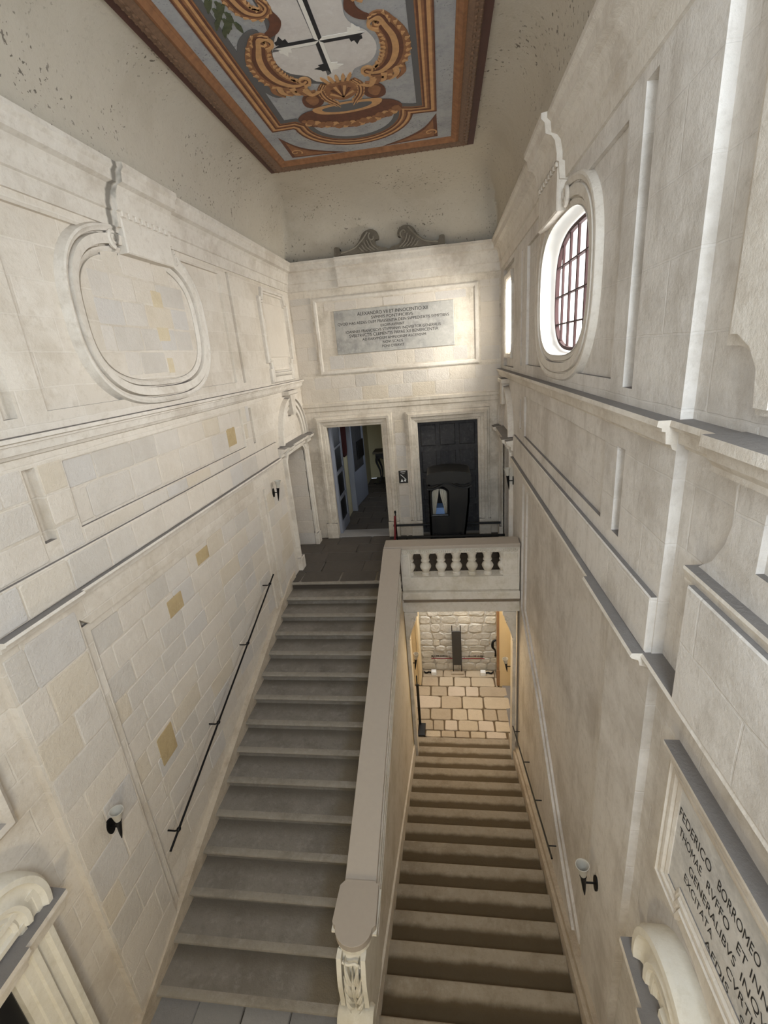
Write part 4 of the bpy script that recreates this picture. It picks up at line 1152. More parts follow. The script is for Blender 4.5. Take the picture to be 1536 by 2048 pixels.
for x, s, lab in ((x0 + 0.015, 1, 'scrolled stone console under the lintel at its left end'), (XR - 0.08, -1, 'scrolled stone console under the lintel at its right end')):
    cn = thing('scroll_console', (x, 7.4, -5.05), lab, 'corbel')
    FK = lambda a, b, d, s=s, x=x: (x + s * a, 7.33 + d, b)
    sil = spline([(-0.03, -4.44), (0.17, -4.44), (0.19, -4.50), (0.17, -4.58), (0.12, -4.66), (0.10, -4.78), (0.06, -4.90), (0.02, -5.05), (-0.03, -5.08)], 4)
    mb = MB(); prism(mb, FK, [tuple(p) for p in sil], 0.0, 0.30); box(mb, min(x - s * 0.03, x + s * 0.21), max(x - s * 0.03, x + s * 0.21), 7.30, 7.65, -4.50, -4.432, 0, 0.008); mb.build('bracket_body', M['bal'], cn)
    mb = MB()
    tube(mb, [FK(p[0], p[1], -0.008) for p in spiral(0.12, -4.585, 0.008, 0.052, 0, 7.5)], 0.011, 6)
    tube(mb, [FK(p[0], p[1], -0.008) for p in spline([(0.15, -4.63), (0.10, -4.75), (0.06, -4.87), (0.035, -4.96)], 5)], 0.012, 6)
    tube(mb, [FK(p[0], p[1], -0.008) for p in spiral(0.02, -5.0, 0.006, 0.03, 0, 6)], 0.009, 6)
    mb.build('scroll_carving', M['bal'], cn, smooth=True)
    mb = MB(); box(mb, min(x - s * 0.03, x + s * 0.03), max(x - s * 0.03, x + s * 0.03), 7.34, 7.60, -8.0, -5.06); mb.build('pilaster', M['bal'], cn)

# ------------------------------------------------------------------ lower hall
mb = MB(); box(mb, -0.98, -0.884, 7.25, 8.30, -8.3, -4.40); box(mb, -1.72, -0.98, 8.20, 8.30, -8.3, -4.40); box(mb, -1.82, -1.72, 8.2, 9.87, -8.3, -4.40); box(mb, -1.82, -0.875, 9.87, 10.5, -8.3, -4.40)
struct(mb.build('wall_lower_left', M['warmplaster']), 'warm plastered wall left of the lower passage', 'wall')
mb = MB()
for i, (a, w, d) in enumerate(((-1.28, 0.07, 0.03), (-1.15, 0.05, 0.05), (-1.03, 0.09, 0.03), (-0.93, 0.05, 0.06))): box(mb, a, a + w, 9.87 - d, 9.90, -8.085, -4.40, 0, 0.008)
struct(mb.build('trim_8', M['warmplaster']), 'moulded warm door jamb left of the lower hall', 'door jamb')
mb = MB(); box(mb, 1.71, 1.80, 8.0, 9.95, -8.3, -4.4); box(mb, 1.085, 1.80, 9.835, 10.5, -8.3, -4.40)
struct(mb.build('wall_lower_right', M['warmplaster']), 'warm plastered wall right of the lower hall', 'wall')
jp = thing('door_post', (1.07, 9.87, -8.085), 'slender brown post on a white base at the right of the lower hall', 'door jamb')
mb = MB(); box(mb, 1.03, 1.09, 9.83, 9.90, -7.62, -4.42, 0, 0.008); mb.build('shaft', M['brownpost'], jp)
mb = MB(); box(mb, 1.025, 1.10, 9.825, 9.90, -8.085, -7.62, 0, 0.01); mb.build('base', M['brownpost'], jp)
mb = MB(); box(mb, -1.8, 1.8, 10.43, 10.6, -8.3, -4.40)
rw = mb.build('wall_lower_back', M['rubblemortar']); struct(rw, 'pale rubble stone wall at the back of the lower hall', 'wall')
FRb = lambda a, b, d: (a, 10.43 - d, b)
rub = []
for k in range(8):
    r = random.Random(60 + k); j = lambda s: r.uniform(-s, s); n = 9
    o_ = []
    for i in range(n):
        t = 2 * math.pi * i / n
        o_.append((0.5 + 0.5 * math.copysign(abs(math.cos(t)) ** 0.62, math.cos(t)) + j(0.05), 0.5 + 0.5 * math.copysign(abs(math.sin(t)) ** 0.62, math.sin(t)) + j(0.06)))
    i_ = [(0.5 + (x - 0.5) * 0.9 + j(0.02), 0.5 + (y - 0.5) * 0.84 + j(0.02)) for x, y in o_]
    me = bpy.data.meshes.new('rubble_stone')
    me.from_pydata([(x, y, 0) for x, y in o_] + [(x, y, 0.55 + j(0.1)) for x, y in o_] + [(x, y, 1 + j(0.25)) for x, y in i_] + [(0.5 + j(.1), 0.5 + j(.1), 1.15 + j(.2))], [],
                   [tuple(range(n - 1, -1, -1))] + [(i, (i + 1) % n, (i + 1) % n + n, i + n) for i in range(n)] + [(i + n, (i + 1) % n + n, (i + 1) % n + 2 * n, i + 2 * n) for i in range(n)] + [(i + 2 * n, (i + 1) % n + 2 * n, 3 * n) for i in range(n)])
    me.materials.append(M['rubble']); rub.append(me)
b = -8.07
while b < -5.9:
    h = rnd.uniform(0.15, 0.27); a = -0.88
    while a < 1.03:
        w = rnd.uniform(0.18, 0.46); e = min(a + w, 1.09)
        if 1.09 - e < 0.1: e = 1.09
        block(rw, FRb, a + 0.004, e - 0.004, b + 0.004 + rnd.uniform(-.01, .01), b + h - 0.004 + rnd.uniform(-.01, .01), -0.008, rnd.uniform(0.008, 0.03), M['rubble'], 'rubble_stone', rub)
        a = e
    b += h
# things in the lower hall
ib = thing('information_board', (0.06, 10.3, -8.085), 'narrow dark upright board between two thin posts against the rubble wall', 'board')
mb = MB(); box(mb, -0.055, 0.175, 10.29, 10.32, -7.82, -6.80, 0, 0.006); mb.build('panel', M['board'], ib)
for x in (-0.03, 0.185):
    mb = MB(); tube(mb, [(x - 0.012, 10.335, -8.085), (x - 0.012, 10.335, -6.65)], 0.011, 8); mb.build('post', M['iron'], ib)
mb = MB(); box(mb, -0.10, 0.22, 10.24, 10.36, -8.085, -8.05, 0, 0.008); mb.build('base_plate', M['flag'], ib)
for x0_, x1_, lab in ((-0.61, -0.06, 'dark red rail left of the dark board'), (0.19, 0.77, 'dark red rail right of the dark board')):
    rr = thing('wall_rail', ((x0_ + x1_) / 2, 10.33, -7.65), lab, 'rail')
    mb = MB(); tube(mb, [(x0_, 10.33, -7.648), (x1_, 10.33, -7.648)], 0.012, 8); mb.build('bar', M['redrope'], rr)
    mb = MB()
    for x in (x0_ + 0.06, x1_ - 0.06): tube(mb, [(x, 10.33, -7.648), (x, 10.40, -7.648)], 0.008, 6)
    mb.build('wall_pin', M['iron'], rr, kind='stuff')
    mb = MB(); r2 = random.Random(3); x = x0_ if x0_ < 0 else 0.36
    xe = x1_ - 0.08 if x0_ < 0 else x1_ - 0.04
    while x < xe:
        w = r2.uniform(0.012, 0.03); box(mb, x, x + w, 10.345, 10.352, -7.60, -7.60 + r2.uniform(0.025, 0.038)); x += w + r2.choice((0.006, 0.006, 0.02))
    tube(mb, [(x0_, 10.352, -7.60), (x1_, 10.352, -7.60)], 0.003, 4)
    mb.build('worn_lettering', M['iron'], rr, kind='stuff')
for x, s, lab in ((-0.56, -1, 'small white floor spotlight left of the dark board'), (0.72, 1, 'small white floor spotlight right of the dark board')):
    u = thing('floor_spotlight', (x, 10.27, -8.085), lab, 'spotlight')
    mb = MB(); box(mb, x - 0.065, x + 0.065, 10.20, 10.32, -8.083, -7.98, 0, 0.012); mb.build('housing', M['white'], u)
    mb = MB(); tube(mb, spline([(x + s * 0.06, 10.28, -8.06), (x + s * 0.14, 10.30, -8.055), (x + s * 0.20, 10.27, -8.06), (x + s * 0.26, 10.31, -8.05)], 5), [0.014 + 0.012 * math.sin(i) ** 2 for i in range(16)], 7); mb.build('cable', M['iron'], u, smooth=True)
hk = thing('iron_bracket', (1.06, 10.15, -7.4), 'dark curved iron bracket on the right wall of the lower hall', 'bracket')
mb = MB(); box(mb, 1.05, 1.086, 10.12, 10.20, -7.12, -6.88, 0, 0.008); mb.build('plate', M['iron'], hk)
mb = MB(); tube(mb, spline([(1.06, 10.15, -6.95), (0.97, 10.13, -7.0), (0.96, 10.12, -7.15), (1.02, 10.13, -7.25), (1.03, 10.13, -7.42)], 6), [0.02 + 0.016 * math.sin(i / 6) ** 2 for i in range(25)], 8); mb.build('arm', M['iron'], hk, smooth=True)
st = thing('black_stand', (-0.80, 8.3, -8.085), 'black stand with square foot at the left of the bottom step', 'stand')
mb = MB(); box(mb, -0.875, -0.715, 8.12, 8.48, -8.083, -8.03, 0, 0.01); mb.build('foot', M['black'], st)
mb = MB(); box(mb, -0.872, -0.815, 8.44, 8.475, -8.04, -6.95, 0, 0.006); mb.build('upright', M['black'], st)
mb = MB(); tube(mb, [(-0.85, 8.46, -6.96), (-0.85, 8.46, -6.72)], 0.014, 8); mb.build('stem', M['black'], st)


# ------------------------------------------------------------------ torch sconces
def sconce(F, a, zt, zb, d, label, kd=1.0):
    r = thing('torch_sconce', F(a, (zt + zb) / 2, 0), label, 'wall lamp', None)
    L = zt - zb; c = Vector(F(a, zb, d - 0.025)); tpt = Vector(F(a, zt, d + 0.015)); ax = (tpt - c)
    zm = zb + L * 0.42
    mb = MB()
    prism(mb, F, [(a + 0.045 * math.cos(t), zm + 0.08 * math.sin(t)) for t in [2 * math.pi * i / 16 for i in range(16)]], 0.0, 0.014); mb.build('back_plate', M['iron'], r)
    mb = MB(); tube(mb, [F(a, zm, 0.01), F(a, zm, d - 0.01)], 0.009, 8); mb.build('arm', M['iron'], r)
    n = ax.normalized()
    mb = MB(); lathe(mb, c, [(0.004, 0), (0.014, L * 0.2), (0.026, L * 0.62), (0.03, L * 0.64), (0.026, L * 0.66)], 16, n); mb.build('tapered_stem', M['iron'], r, smooth=True)
    mb = MB(); lathe(mb, c + n * L * 0.65, [(0.024, 0), (0.03, L * 0.06), (0.045, L * 0.25), (0.058, L * 0.35), (0.052, L * 0.35), (0.04, L * 0.24), (0.02, L * 0.05)], 20, n, cap=False); mb.build('cup', M['cup'], r, smooth=True)
    return r


sconce(FR, 2.97, -4.32, -4.70, 0.115, 'torch sconce with pale cup on the pier right of the descending steps')
sconce(FL, 2.63, -3.53, -3.86, 0.10, 'torch sconce with pale cup on the near pier of the left wall')
sconce(FL, 7.55, -1.91, -2.28, 0.10, 'torch sconce with pale cup beside the left doorway at the stair head')
sconce(FR, 8.18, -2.05, -2.45, 0.10, 'torch sconce with pale cup beside the doorway behind the sedan chair')
sconce(lambda a, b, d: (XR - 0.02 - d, a, b), 7.95, -5.88, -6.20, 0.13, 'torch sconce right of the passage to the lower hall')
sconce(lambda a, b, d: (-0.884 + d, a, b), 7.80, -5.66, -6.05, 0.11, 'torch sconce left of the passage to the lower hall')

# ------------------------------------------------------------------ handrails
hrl = thing('handrail', (-3.0, 4.9, -4.0), 'thin black iron handrail along the left wall of the rising steps', 'handrail')
mb = MB(); tube(mb, [(-2.99, 6.78, -3.345), (-2.99, 3.07, -4.665)], 0.0125, 8); mb.build('rail', M['iron'], hrl)
for y, z in ((6.58, -3.416), (5.48, -3.808), (4.36, -4.206), (3.26, -4.598)):
    mb = MB(); tube(mb, [(-2.99, y, z - 0.01), (-3.04, y, z - 0.03), (-3.13, y, z - 0.03)], 0.009, 6); ball(mb, (-2.99, y, z), 0.024, 0.03, 0.024, 8, 6); mb.build('bracket', M['iron'], hrl, smooth=True)
hrr = thing('handrail', (1.06, 5.6, -6.4), 'thin black iron handrail along the right wall of the descending steps', 'handrail')
mb = MB(); tube(mb, [(1.055, 4.05, -5.82), (1.055, 7.25, -6.90)], 0.011, 8); mb.build('rail', M['iron'], hrr)
for y in (4.28, 5.14, 6.1, 7.1):
    z = -5.82 - (y - 4.05) * 0.338
    mb = MB(); tube(mb, [(1.055, y, z), (1.07, y, z - 0.03), (1.13, y, z - 0.03), (1.225, y, z - 0.03)], 0.008, 6); mb.build('bracket', M['iron'], hrr)

# ------------------------------------------------------------------ sedan chair on the landing
sd = thing('sedan_chair', (0.03, 9.25, -3.99), 'black sedan chair with curtained window and long carrying poles on the landing', 'sedan chair')
FS = lambda a, b, d: (a, 9.0 - d, b)
winp = [(-0.335, -3.16), (-0.03, -3.16), (-0.025, -2.72)] + [(-0.18 + 0.155 * math.cos(t), -2.70 + 0.10 * math.sin(t)) for t in [math.pi * i / 10 for i in range(1, 10)]] + [(-0.335, -2.72)]
sidep = [(-0.40, -3.80), (0.30, -3.80), (0.36, -3.4), (0.42, -2.9), (0.43, -2.45), (-0.39, -2.45), (-0.395, -3.0)]
mb = MB(); prism(mb, FS, sidep, -0.03, 0.0, [winp]); mb.build('side_panel', M['leather'], sd)
mb = MB(); prism(mb, FS, sidep, -0.55, -0.52); mb.build('far_side_panel', M['leather'], sd)
mb = MB(); prism(mb, lambda a, b, d: (a, 9.0 - d, b), [(-0.40, -3.8), (-0.36, -3.8), (-0.355, -2.45), (-0.39, -2.45)], -0.53, 0.0); mb.build('rear_panel', M['leather'], sd)
mb = MB(); prism(mb, FS, [(0.26, -3.8), (0.30, -3.8), (0.36, -3.4), (0.42, -2.9), (0.43, -2.45), (0.40, -2.45), (0.38, -2.9), (0.32, -3.4)], -0.53, 0.0); mb.build('front_panel', M['leather'], sd)
mb = MB(); prism(mb, FS, [(-0.39, -3.84), (0.30, -3.84), (0.30, -3.78), (-0.39, -3.78)], -0.55, 0.01); mb.build('floor_board', M['leather'], sd)
mb = MB()
prism(mb, FS, [tuple(p) for p in spline([(-0.42, -2.50), (-0.42, -2.36), (-0.36, -2.29), (0.0, -2.245), (0.38, -2.29), (0.455, -2.36), (0.455, -2.50)], 5)], -0.60, 0.05); mb.build('domed_roof', M['leather'], sd, smooth=True)
mb = MB()
wv = [(-0.41 + 0.86 * i / 30, -2.545 + 0.05 * math.cos((i / 30) * 2 * math.pi * 1.35 + 2.4)) for i in range(31)]
sweep(mb, FS, wv, [(-0.05, 0.0), (-0.05, 0.03), (-0.02, 0.055), (0.0, 0.03), (0.03, 0.05), (0.045, 0.0)], closed=False); mb.build('wavy_valance', M['leather'], sd, smooth=True)
mb = MB(); sweep(mb, FS, winp, [(0, -0.01), (-0.004, 0.018), (0.02, 0.024), (0.04, 0.0)]); mb.build('window_moulding', M['black'], sd)
for s, pts in ((-1, [(-0.335, -0.185), (-0.335, -0.21), (-0.335, -0.25), (-0.335, -0.275)]), (1, [(-0.175, -0.025), (-0.15, -0.025), (-0.10, -0.025), (-0.075, -0.025)])):
    mb = MB(); n = 22; zs = (-2.60, -2.80, -3.0, -3.17); vs = []
    for (xa, xb), z in zip(pts, zs):
        for i in range(n):
            t = i / (n - 1); vs.append((xa + (xb - xa) * t, 9.06 + 0.012 * math.sin(t * 26), z))
    fs = [(q * n + i, q * n + i + 1, (q + 1) * n + i + 1, (q + 1) * n + i) for q in range(3) for i in range(n - 1)]
    mb.add(vs, fs); o = mb.build('curtain', M['curtain'], sd, smooth=True); o.modifiers.new('t', 'SOLIDIFY').thickness = 0.006
mb = MB(); box(mb, -0.34, 0.0, 9.10, 9.48, -3.20, -3.06, 0, 0.03); mb.build('seat_cushion', M['blue'], sd)
mb = MB(); box(mb, -0.35, 0.1, 9.08, 9.5, -3.75, -3.20); mb.build('seat_box', M['leather'], sd)
for yy in (8.90, 9.62):
    mb = MB(); tube(mb, [(-1.24, yy, -3.60), (-0.4, yy, -3.60), (0.4, yy, -3.605), (1.10, yy, -3.615)], 0.026, 10); mb.build('carrying_pole', M['black'], sd)
    for x in (-0.3, 0.22):
        mb = MB(); box(mb, x - 0.02, x + 0.02, min(yy, 9.26) + (0.0 if yy < 9 else 0.28), (9.0 if yy < 9 else yy), -3.635, -3.565, 0, 0.004); mb.build('pole_bracket', M['iron'], sd)
for x in (-0.35, 0.25):
    for yy in (9.03, 9.49):
        mb = MB(); lathe(mb, (x, yy, -3.988), [(0.02, 0), (0.03, 0.05), (0.022, 0.1), (0.03, 0.16)], 10); mb.build('foot', M['black'], sd, smooth=True)
rp = thing('rope_stand', (-1.12, 8.72, -3.99), 'slim black barrier post with dark red rope beside the sedan chair', 'barrier')
mb = MB(); lathe(mb, (-1.07, 8.72, -3.988), [(0.10, 0), (0.10, 0.012), (0.02, 0.03), (0.012, 0.05), (0.012, 0.98), (0.02, 0.99), (0.018, 1.04)], 14); mb.build('post', M['iron'], rp, smooth=True)
mb = MB(); tube(mb, spline([(-1.075, 8.70, -3.05), (-1.09, 8.69, -3.2), (-1.10, 8.68, -3.45), (-1.14, 8.68, -3.7), (-1.2, 8.70, -3.92), (-1.3, 8.72, -3.96)], 6), 0.021, 8); mb.build('rope', M['redrope'], rp, smooth=True)
# notice between the doorways
isg = thing('visitor_notice', FB(-0.985, -2.6, 0), 'small black notice with white pictograms between the two doorways', 'sign')
mb = MB(); slab(mb, FB, -1.08, -0.88, -2.73, -2.44, 0.0, 0.012, 0.003); mb.build('plate', M['black'], isg)
FBd = lambda a, b, d: (a, YB - d, b)
mb = MB(); slab(mb, FBd, -1.035, -0.925, -2.475, -2.46, 0.011, 0.014); mb.build('heading_bar', M['white'], isg)
mb = MB(); slab(mb, FBd, -1.01, -0.95, -2.515, -2.507, 0.011, 0.014); mb.build('text_bar', M['white'], isg)
mb = MB(); ribbon(mb, FBd, [(-1.04, -2.53), (-0.99, -2.575), (-0.92, -2.65)], 0.012, 0.011, 0.014, n=3); mb.build('stroke_mark', M['white'], isg)
mb = MB(); prism(mb, FBd, [(-1.045, -2.695), (-0.985, -2.695), (-1.015, -2.625)], 0.011, 0.014); mb.build('triangle_mark', M['white'], isg)
mb = MB(); prism(mb, FBd, [(-0.945 + 0.022 * math.cos(t), -2.67 + 0.026 * math.sin(t)) for t in [math.pi * i / 6 for i in range(12)]], 0.011, 0.014); mb.build('round_mark', M['white'], isg)

# ------------------------------------------------------------------ painted ceiling panel
cp_ = thing('painted_ceiling_panel', (-1.0, 5.3, 2.78), 'painted ceiling panel with a cross on a scrolled shield in a gilt frame', 'ceiling painting')
def flat(name, pts, mat, d, holes=(), parent=None, sm=0, closed=True):
    mb = MB(); P = [tuple(p) for p in (spline(pts, sm, True) if sm else pts)]
    prism(mb, FC, P, d - 0.003, d, holes); return mb.build(name, mat, parent or cp_)
PX0, PX1, PY0, PY1 = -2.48, 0.55, 2.5, 8.08
mb = MB(); prism(mb, FC, rect(PX0, PX1, PY0, PY1), -0.02, 0.0); mb.build('painted_field', M['field'], cp_)
fr = rect(PX0, PX1, PY0, PY1)
mb = MB(); sweep(mb, FC, fr, [(0.0, -0.02), (0.0, 0.018), (-0.085, 0.018), (-0.085, -0.02)]); f0 = mb.build('outer_band', M['redbrown'], cp_)
mb = MB(); sweep(mb, FC, fr, [(-0.085, -0.02), (-0.085, 0.03), (-0.10, 0.055), (-0.17, 0.06), (-0.225, 0.03), (-0.225, -0.02)]); f1 = mb.build('carved_band', M['carved'], cp_)
mb = MB(); sweep(mb, FC, fr, [(-0.225, -0.02), (-0.225, 0.035), (-0.26, 0.05), (-0.30, 0.02), (-0.305, 0.02), (-0.32, 0.012), (-0.33, -0.02)]); mb.build('gilt_fillet', M['gold1'], cp_)
mb = MB(); r = random.Random(5)
def beads(x0, y0, x1, y1):
    L = math.hypot(x1 - x0, y1 - y0); n = int(L / 0.085)
    for i in range(n):
        t = (i + 0.5) / n; p = FC(x0 + (x1 - x0) * t, y0 + (y1 - y0) * t, 0.058)
        lx = 0.036 if abs(x1 - x0) > 1 else 0.02; ly = 0.02 if abs(x1 - x0) > 1 else 0.036
        ball(mb, p, lx, ly, 0.014, 6, 4)
        q = 0.045
        ox, oy = (q, 0) if x0 == x1 and x0 < -1 else ((-q, 0) if x0 == x1 else (0, q if y0 < 5 else -q))
        ball(mb, (p[0] - ox, p[1] - oy, p[2] + 0.008), 0.016, 0.016, 0.012, 5, 4)
beads(PX0 + 0.15, PY0 + .1, PX0 + 0.15, PY1 - .1); beads(PX1 - 0.15, PY0 + .1, PX1 - 0.15, PY1 - .1); beads(PX0 + .1, PY1 - 0.15, PX1 - .1, PY1 - 0.15)
mb.build('gilt_beading', M['carved'], f1, smooth=True, kind='stuff')
# inner ochre frame with a curved end
AX = -0.985
half = [(-0.95, 3.2), (-0.95, 6.76), (-0.70, 6.75), (-0.66, 6.78)] + [(-0.64 + 0.02, 6.86)]
arc = []
for i in range(21):
    t = math.pi * (1 - i / 20); arc.append((AX + 0.66 * math.cos(t), 6.84 + 0.62 * math.sin(t)))
ip = [(AX - 0.95, 2.8), (AX - 0.95, 6.77), (AX - 0.72, 6.77)] + arc + [(AX + 0.72, 6.86), (AX + 0.94, 6.88), (AX + 0.94, 2.8)]
mb = MB(); sweep(mb, FC, ip, [(0.15, 0.0), (0.15, 0.0035), (0.08, 0.0035), (0.08, 0.0)], closed=False); mb.build('painted_shadow', M['shadowgrey'], cp_)
for nm, o0, o1, mt, d in (('ochre_band', -0.085, 0.085, 'gold1', 0.006), ('light_line', -0.055, -0.02, 'gold2', 0.008), ('brown_line', -0.02, 0.0, 'gold3', 0.009), ('light_line', 0.025, 0.05, 'gold2', 0.008), ('brown_line', 0.05, 0.07, 'gold3', 0.009), ('brown_line', -0.085, -0.07, 'gold3', 0.009)):
    mb = MB(); sweep(mb, FC, ip, [(o0, 0.0), (o0, d), (o1, d), (o1, 0.0)], closed=False); mb.build(nm, M[mt], cp_)
# corner triangles
for s in (-1, 1):
    T = [(AX + s * 1.02, 7.04), (AX + s * 1.03, 7.68), (AX + s * 0.27, 7.74)]
    c_ = [(AX + s * 0.62, 7.50)]
    pts = [T[0], T[1], T[2]] + [tuple(p) for p in spline([T[2], (AX + s * 0.62, 7.57), (AX + s * 0.86, 7.36), T[0]], 5)][1:-1]
    flat('corner_ornament', pts, M['gold3'], 0.004)
    g = Vector((AX + s * 0.86, 7.56)); flat('corner_fill', [(g.x + (p[0] - g.x) * 0.72, g.y + (p[1] - g.y) * 0.72) for p in pts], M['gold1'], 0.006)
    mb = MB(); ribbon(mb, FC, spiral(AX + s * 0.93, 7.52, 0.01, 0.09, 0, 7)[::2], [0.01, 0.022], 0.0, 0.008, n=3); mb.build('corner_scroll', M['gold2'], cp_)
# shield
sh = [(-1.31, 4.55), (-1.29, 4.86), (-1.32, 5.04), (-1.42, 5.23), (-1.49, 5.40), (-1.49, 5.57), (-1.42, 5.72), (-1.26, 5.82), (-1.20, 5.93), (-1.02, 5.99), (-0.84, 5.93), (-0.77, 5.82), (-0.62, 5.76), (-0.53, 5.63), (-0.51, 5.46), (-0.57, 5.29), (-0.66, 5.20), (-0.72, 5.06), (-0.71, 4.86), (-0.70, 4.55)]
sh = [(x, y) for x, y in sh] + [(-0.60, 4.2), (-1.42, 4.2)]
flat('shield_shadow', [(x - 0.10, y + 0.02) for x, y in sh], M['shadowgrey'], 0.003)
flat('shield', sh, M['fieldwhite'], 0.006, sm=3)
# cross with lily ends, half black and half white
cxx, cyy = -1.015, 5.30
def arm(dx, dy, L, w, name):
    n = (-dy, dx)
    for s, mt in ((1, 'blackpaint'), (-1, 'reveal')):
        ss = s
        pts = [(cxx, cyy), (cxx + n[0] * ss * w + dx * w, cyy + n[1] * ss * w + dy * w), (cxx + dx * (L - 0.08) + n[0] * ss * w, cyy + dy * (L - 0.08) + n[1] * ss * w), (cxx + dx * L, cyy + dy * L)]
        flat(name, pts, M[mt], 0.010)
        b = L * 0.78
        lily = [(b - 0.06, w * 0.9), (b - 0.05, 0.10), (b - 0.02, 0.085), (b + 0.0, 0.15), (b + 0.035, 0.09), (b + 0.06, 0.08), (b + 0.06, w * 0.9)]
        flat('lily_point', [(cxx + dx * t + n[0] * ss * q, cyy + dy * t + n[1] * ss * q) for t, q in lily], M[mt], 0.009)
    sh_ = [(cxx + dx * 0.03, cyy + dy * 0.03), (cxx + dx * L, cyy + dy * L), (cxx + dx * (L - .02) - 0.05, cyy + dy * (L - .02) + 0.05), (cxx - 0.04, cyy + 0.05)]
    flat('cross_shadow', sh_, M['shadowgrey'], 0.0075)
arm(-1, 0, 0.43, 0.042, 'cross_arm'); arm(1, 0, 0.43, 0.042, 'cross_arm'); arm(0, 1, 0.53, 0.036, 'cross_arm'); arm(0, -1, 0.85, 0.036, 'cross_arm')


def scroll(pts, w, name):
    o = None
    mb = MB(); ribbon(mb, FC, pts, [v * 1.0 for v in w], 0.0, 0.011); o = mb.build(name, M['gold1'], cp_)
    mb = MB(); ribbon(mb, FC, pts, [v * 0.52 for v in w], 0.0, 0.0135); mb.build('dark_groove', M['gold3'], o)
    mb = MB(); ribbon(mb, FC, pts, [v * 0.22 for v in w], 0.0, 0.016); mb.build('light_rib', M['gold2'], o)
    P = spline(pts, 8); e = []
    for k in range(3, len(P) - 3, 3):
        t = (P[k + 1] - P[k - 1]).normalized(); n_ = Vector((-t.y, t.x)); q = k / len(P) * (len(w) - 1); ww = w[int(q)]
        e.append((P[k], t, n_, ww))
    mb = MB()
    for p, t, n_, ww in e:
        for sgn in (-1, 1):
            a = p + n_ * sgn * ww * 0.38
            pts4 = [a - t * 0.035, a + n_ * sgn * ww * 0.16 - t * 0.02, a + t * 0.02, a - n_ * sgn * ww * 0.04]
            vs = [FC(v.x, v.y, d) for d in (0.015, 0.0) for v in pts4]
            mb.add(vs, [(0, 1, 2, 3), (7, 6, 5, 4)] + [(i, (i + 1) % 4, (i + 1) % 4 + 4, i + 4) for i in range(4)])
    mb.build('leaf_edge', M['gold2'], o, kind='stuff')
    return o


for s in (1, -1):
    mx = lambda P: [(AX + s * (x - AX), y) for x, y in P]
    Lp = mx([(-1.46, 5.16), (-1.53, 5.13), (-1.57, 5.24), (-1.63, 5.42), (-1.635, 5.62), (-1.58, 5.80), (-1.47, 5.92), (-1.36, 5.93), (-1.30, 5.88)])
    flat('scroll_shadow', [tuple(p) for p in spline(mx([(-1.50, 5.03), (-1.68, 5.08), (-1.80, 5.30), (-1.84, 5.6), (-1.80, 5.92), (-1.68, 6.12), (-1.5, 6.0), (-1.5, 5.5)]), 4, True)], M['shadowgrey'], 0.005) if s == 1 else None
    scroll(Lp, [0.10, 0.14, 0.22, 0.27, 0.29, 0.28, 0.24, 0.16, 0.10], 'shield_scroll')
    for (a, b, r0) in ((-1.50, 5.20, 0.085), (-1.33, 5.88, 0.08)):
        mb = MB(); ribbon(mb, FC, mx(spiral(a, b, 0.012, r0, 0, 8)[::2]), [0.012, 0.034], 0.0, 0.018, n=3); mb.build('volute', M['gold2'], cp_)
    # leaf plumes under each scroll
    for q in range(6):
        a0 = mx([(-1.66 + 0.06 * q, 5.86 + 0.035 * q), (-1.68 + 0.075 * q, 6.0 + 0.03 * q), (-1.60 + 0.085 * q, 6.12 - 0.006 * q)])
        mb = MB(); ribbon(mb, FC, a0, [0.07, 0.055, 0.012], 0.0, 0.012 + 0.001 * q, n=4); mb.build('plume', M['gold2' if q % 2 else 'gold1'], cp_)
    # upper scroll beside the shield and the link between
    scroll(mx([(-1.56, 4.45), (-1.55, 4.62), (-1.50, 4.78), (-1.40, 4.84), (-1.33, 4.78), (-1.36, 4.68)]), [0.14, 0.17, 0.16, 0.12, 0.08, 0.05], 'upper_scroll')
    mb = MB(); ribbon(mb, FC, mx([(-1.33, 4.84), (-1.31, 4.96), (-1.36, 5.06), (-1.44, 5.12)]), [0.07, 0.10, 0.09, 0.06], 0.0, 0.0105); mb.build('scroll_link', M['gold3'], cp_)
    # side leaves
    if s == 1:
        for q in range(16):
            x, y = -1.74 + 0.025 * (q % 5), 4.58 + 0.022 * q; t = 2.2 + 0.9 * math.sin(q * 2.1)
            mb = MB(); ribbon(mb, FC, mx([(x, y), (x + 0.05 * math.cos(t), y + 0.06), (x + 0.09 * math.cos(t), y + 0.13)]), [0.02, 0.045, 0.008], 0.0, 0.006 + 0.0004 * q, n=3); mb.build('painted_leaf', M['green'], cp_)
    # supporting volutes of the shell
    scroll(mx([(-1.14, 6.0), (-1.20, 6.12), (-1.18, 6.28), (-1.10, 6.42), (-1.06, 6.50)]), [0.06, 0.08, 0.09, 0.07, 0.04], 'shell_scroll')
    flat('side_ornament', [tuple(p) for p in spline(mx([(-1.45, 6.24), (-1.36, 6.12), (-1.24, 6.16), (-1.22, 6.34), (-1.32, 6.44), (-1.44, 6.40)]), 3, True)], M['gold3'], 0.008)
    flat('side_ornament', [tuple(p) for p in spline(mx([(-1.41, 6.24), (-1.34, 6.17), (-1.27, 6.22), (-1.28, 6.33), (-1.36, 6.38)]), 3, True)], M['gold1'], 0.010)
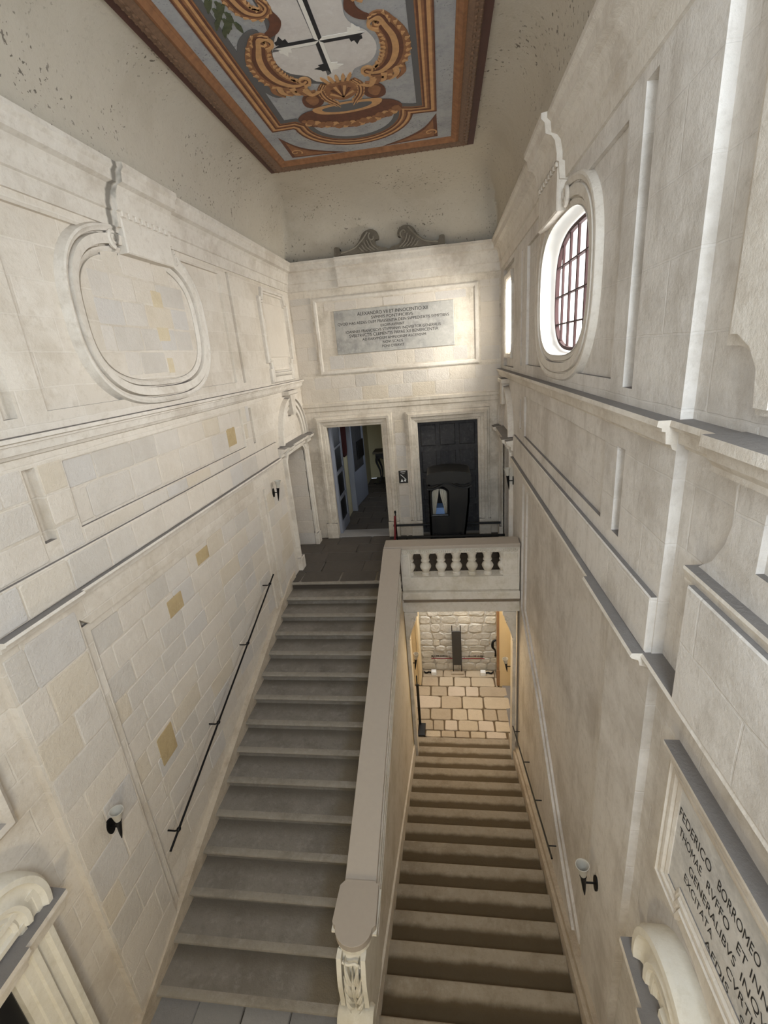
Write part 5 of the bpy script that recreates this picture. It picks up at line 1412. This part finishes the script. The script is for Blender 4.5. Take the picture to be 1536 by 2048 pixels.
# shell, bowl and swag below the shield
flat('shell', [tuple(p) for p in spline([(-1.17, 6.05), (-0.99, 5.98), (-0.81, 6.05), (-0.83, 6.25), (-0.99, 6.36), (-1.15, 6.25)], 5, True)], M['gold1'], 0.012)
for q in range(7):
    t = math.pi * (0.12 + 0.76 * q / 6)
    mb = MB(); ribbon(mb, FC, [(-0.985, 6.30), (-0.985 + 0.14 * math.cos(t), 6.28 - 0.22 * math.sin(t))], [0.012, 0.035], 0.0, 0.016, n=2); mb.build('shell_rib', M['gold2' if q % 2 == 0 else 'gold3'], cp_)
for q in range(5):
    x = -0.985 + 0.05 * (q - 2)
    mb = MB(); ribbon(mb, FC, [(x, 6.0), (x + 0.02 * (q - 2), 5.92), (x + 0.03 * (q - 2), 5.87)], [0.03, 0.04, 0.01], 0.0, 0.014, n=3); mb.build('crest_leaf', M['gold2'], cp_)
sw = [(-1.62, 6.66), (-1.50, 6.52), (-1.30, 6.50), (-0.99, 6.60), (-0.68, 6.50), (-0.48, 6.52), (-0.36, 6.68), (-0.46, 6.86), (-0.70, 6.95), (-0.99, 7.03), (-1.28, 6.95), (-1.52, 6.86)]
flat('swag', sw, M['gold3'], 0.009, sm=4)
for i in range(34):
    t = i / 33; x = -1.56 + 1.16 * t; y = 6.74 + 0.20 * math.sin(math.pi * t) + (0.03 if i % 2 else -0.03)
    mb = MB(); n_ = 7; rr = 0.035 + 0.012 * (i % 3)
    prism(mb, FC, [(x + rr * math.cos(2 * math.pi * k / n_), y + rr * 1.1 * math.sin(2 * math.pi * k / n_)) for k in range(n_)], 0.0, 0.0115 + 0.001 * (i % 3)); mb.build('swag_fruit', M[('gold1', 'gold2', 'gold1')[i % 3]], cp_)
flat('bowl', [(-1.39, 6.46), (-1.18, 6.42), (-0.99, 6.41), (-0.79, 6.42), (-0.58, 6.46), (-0.66, 6.60), (-0.99, 6.66), (-1.31, 6.60)], M['gold2'], 0.012, sm=4)
flat('bowl_hollow', [(-1.28, 6.49), (-1.1, 6.455), (-0.99, 6.45), (-0.87, 6.455), (-0.70, 6.49), (-0.76, 6.57), (-0.99, 6.61), (-1.22, 6.57)], M['shadowgrey'], 0.014, sm=4)
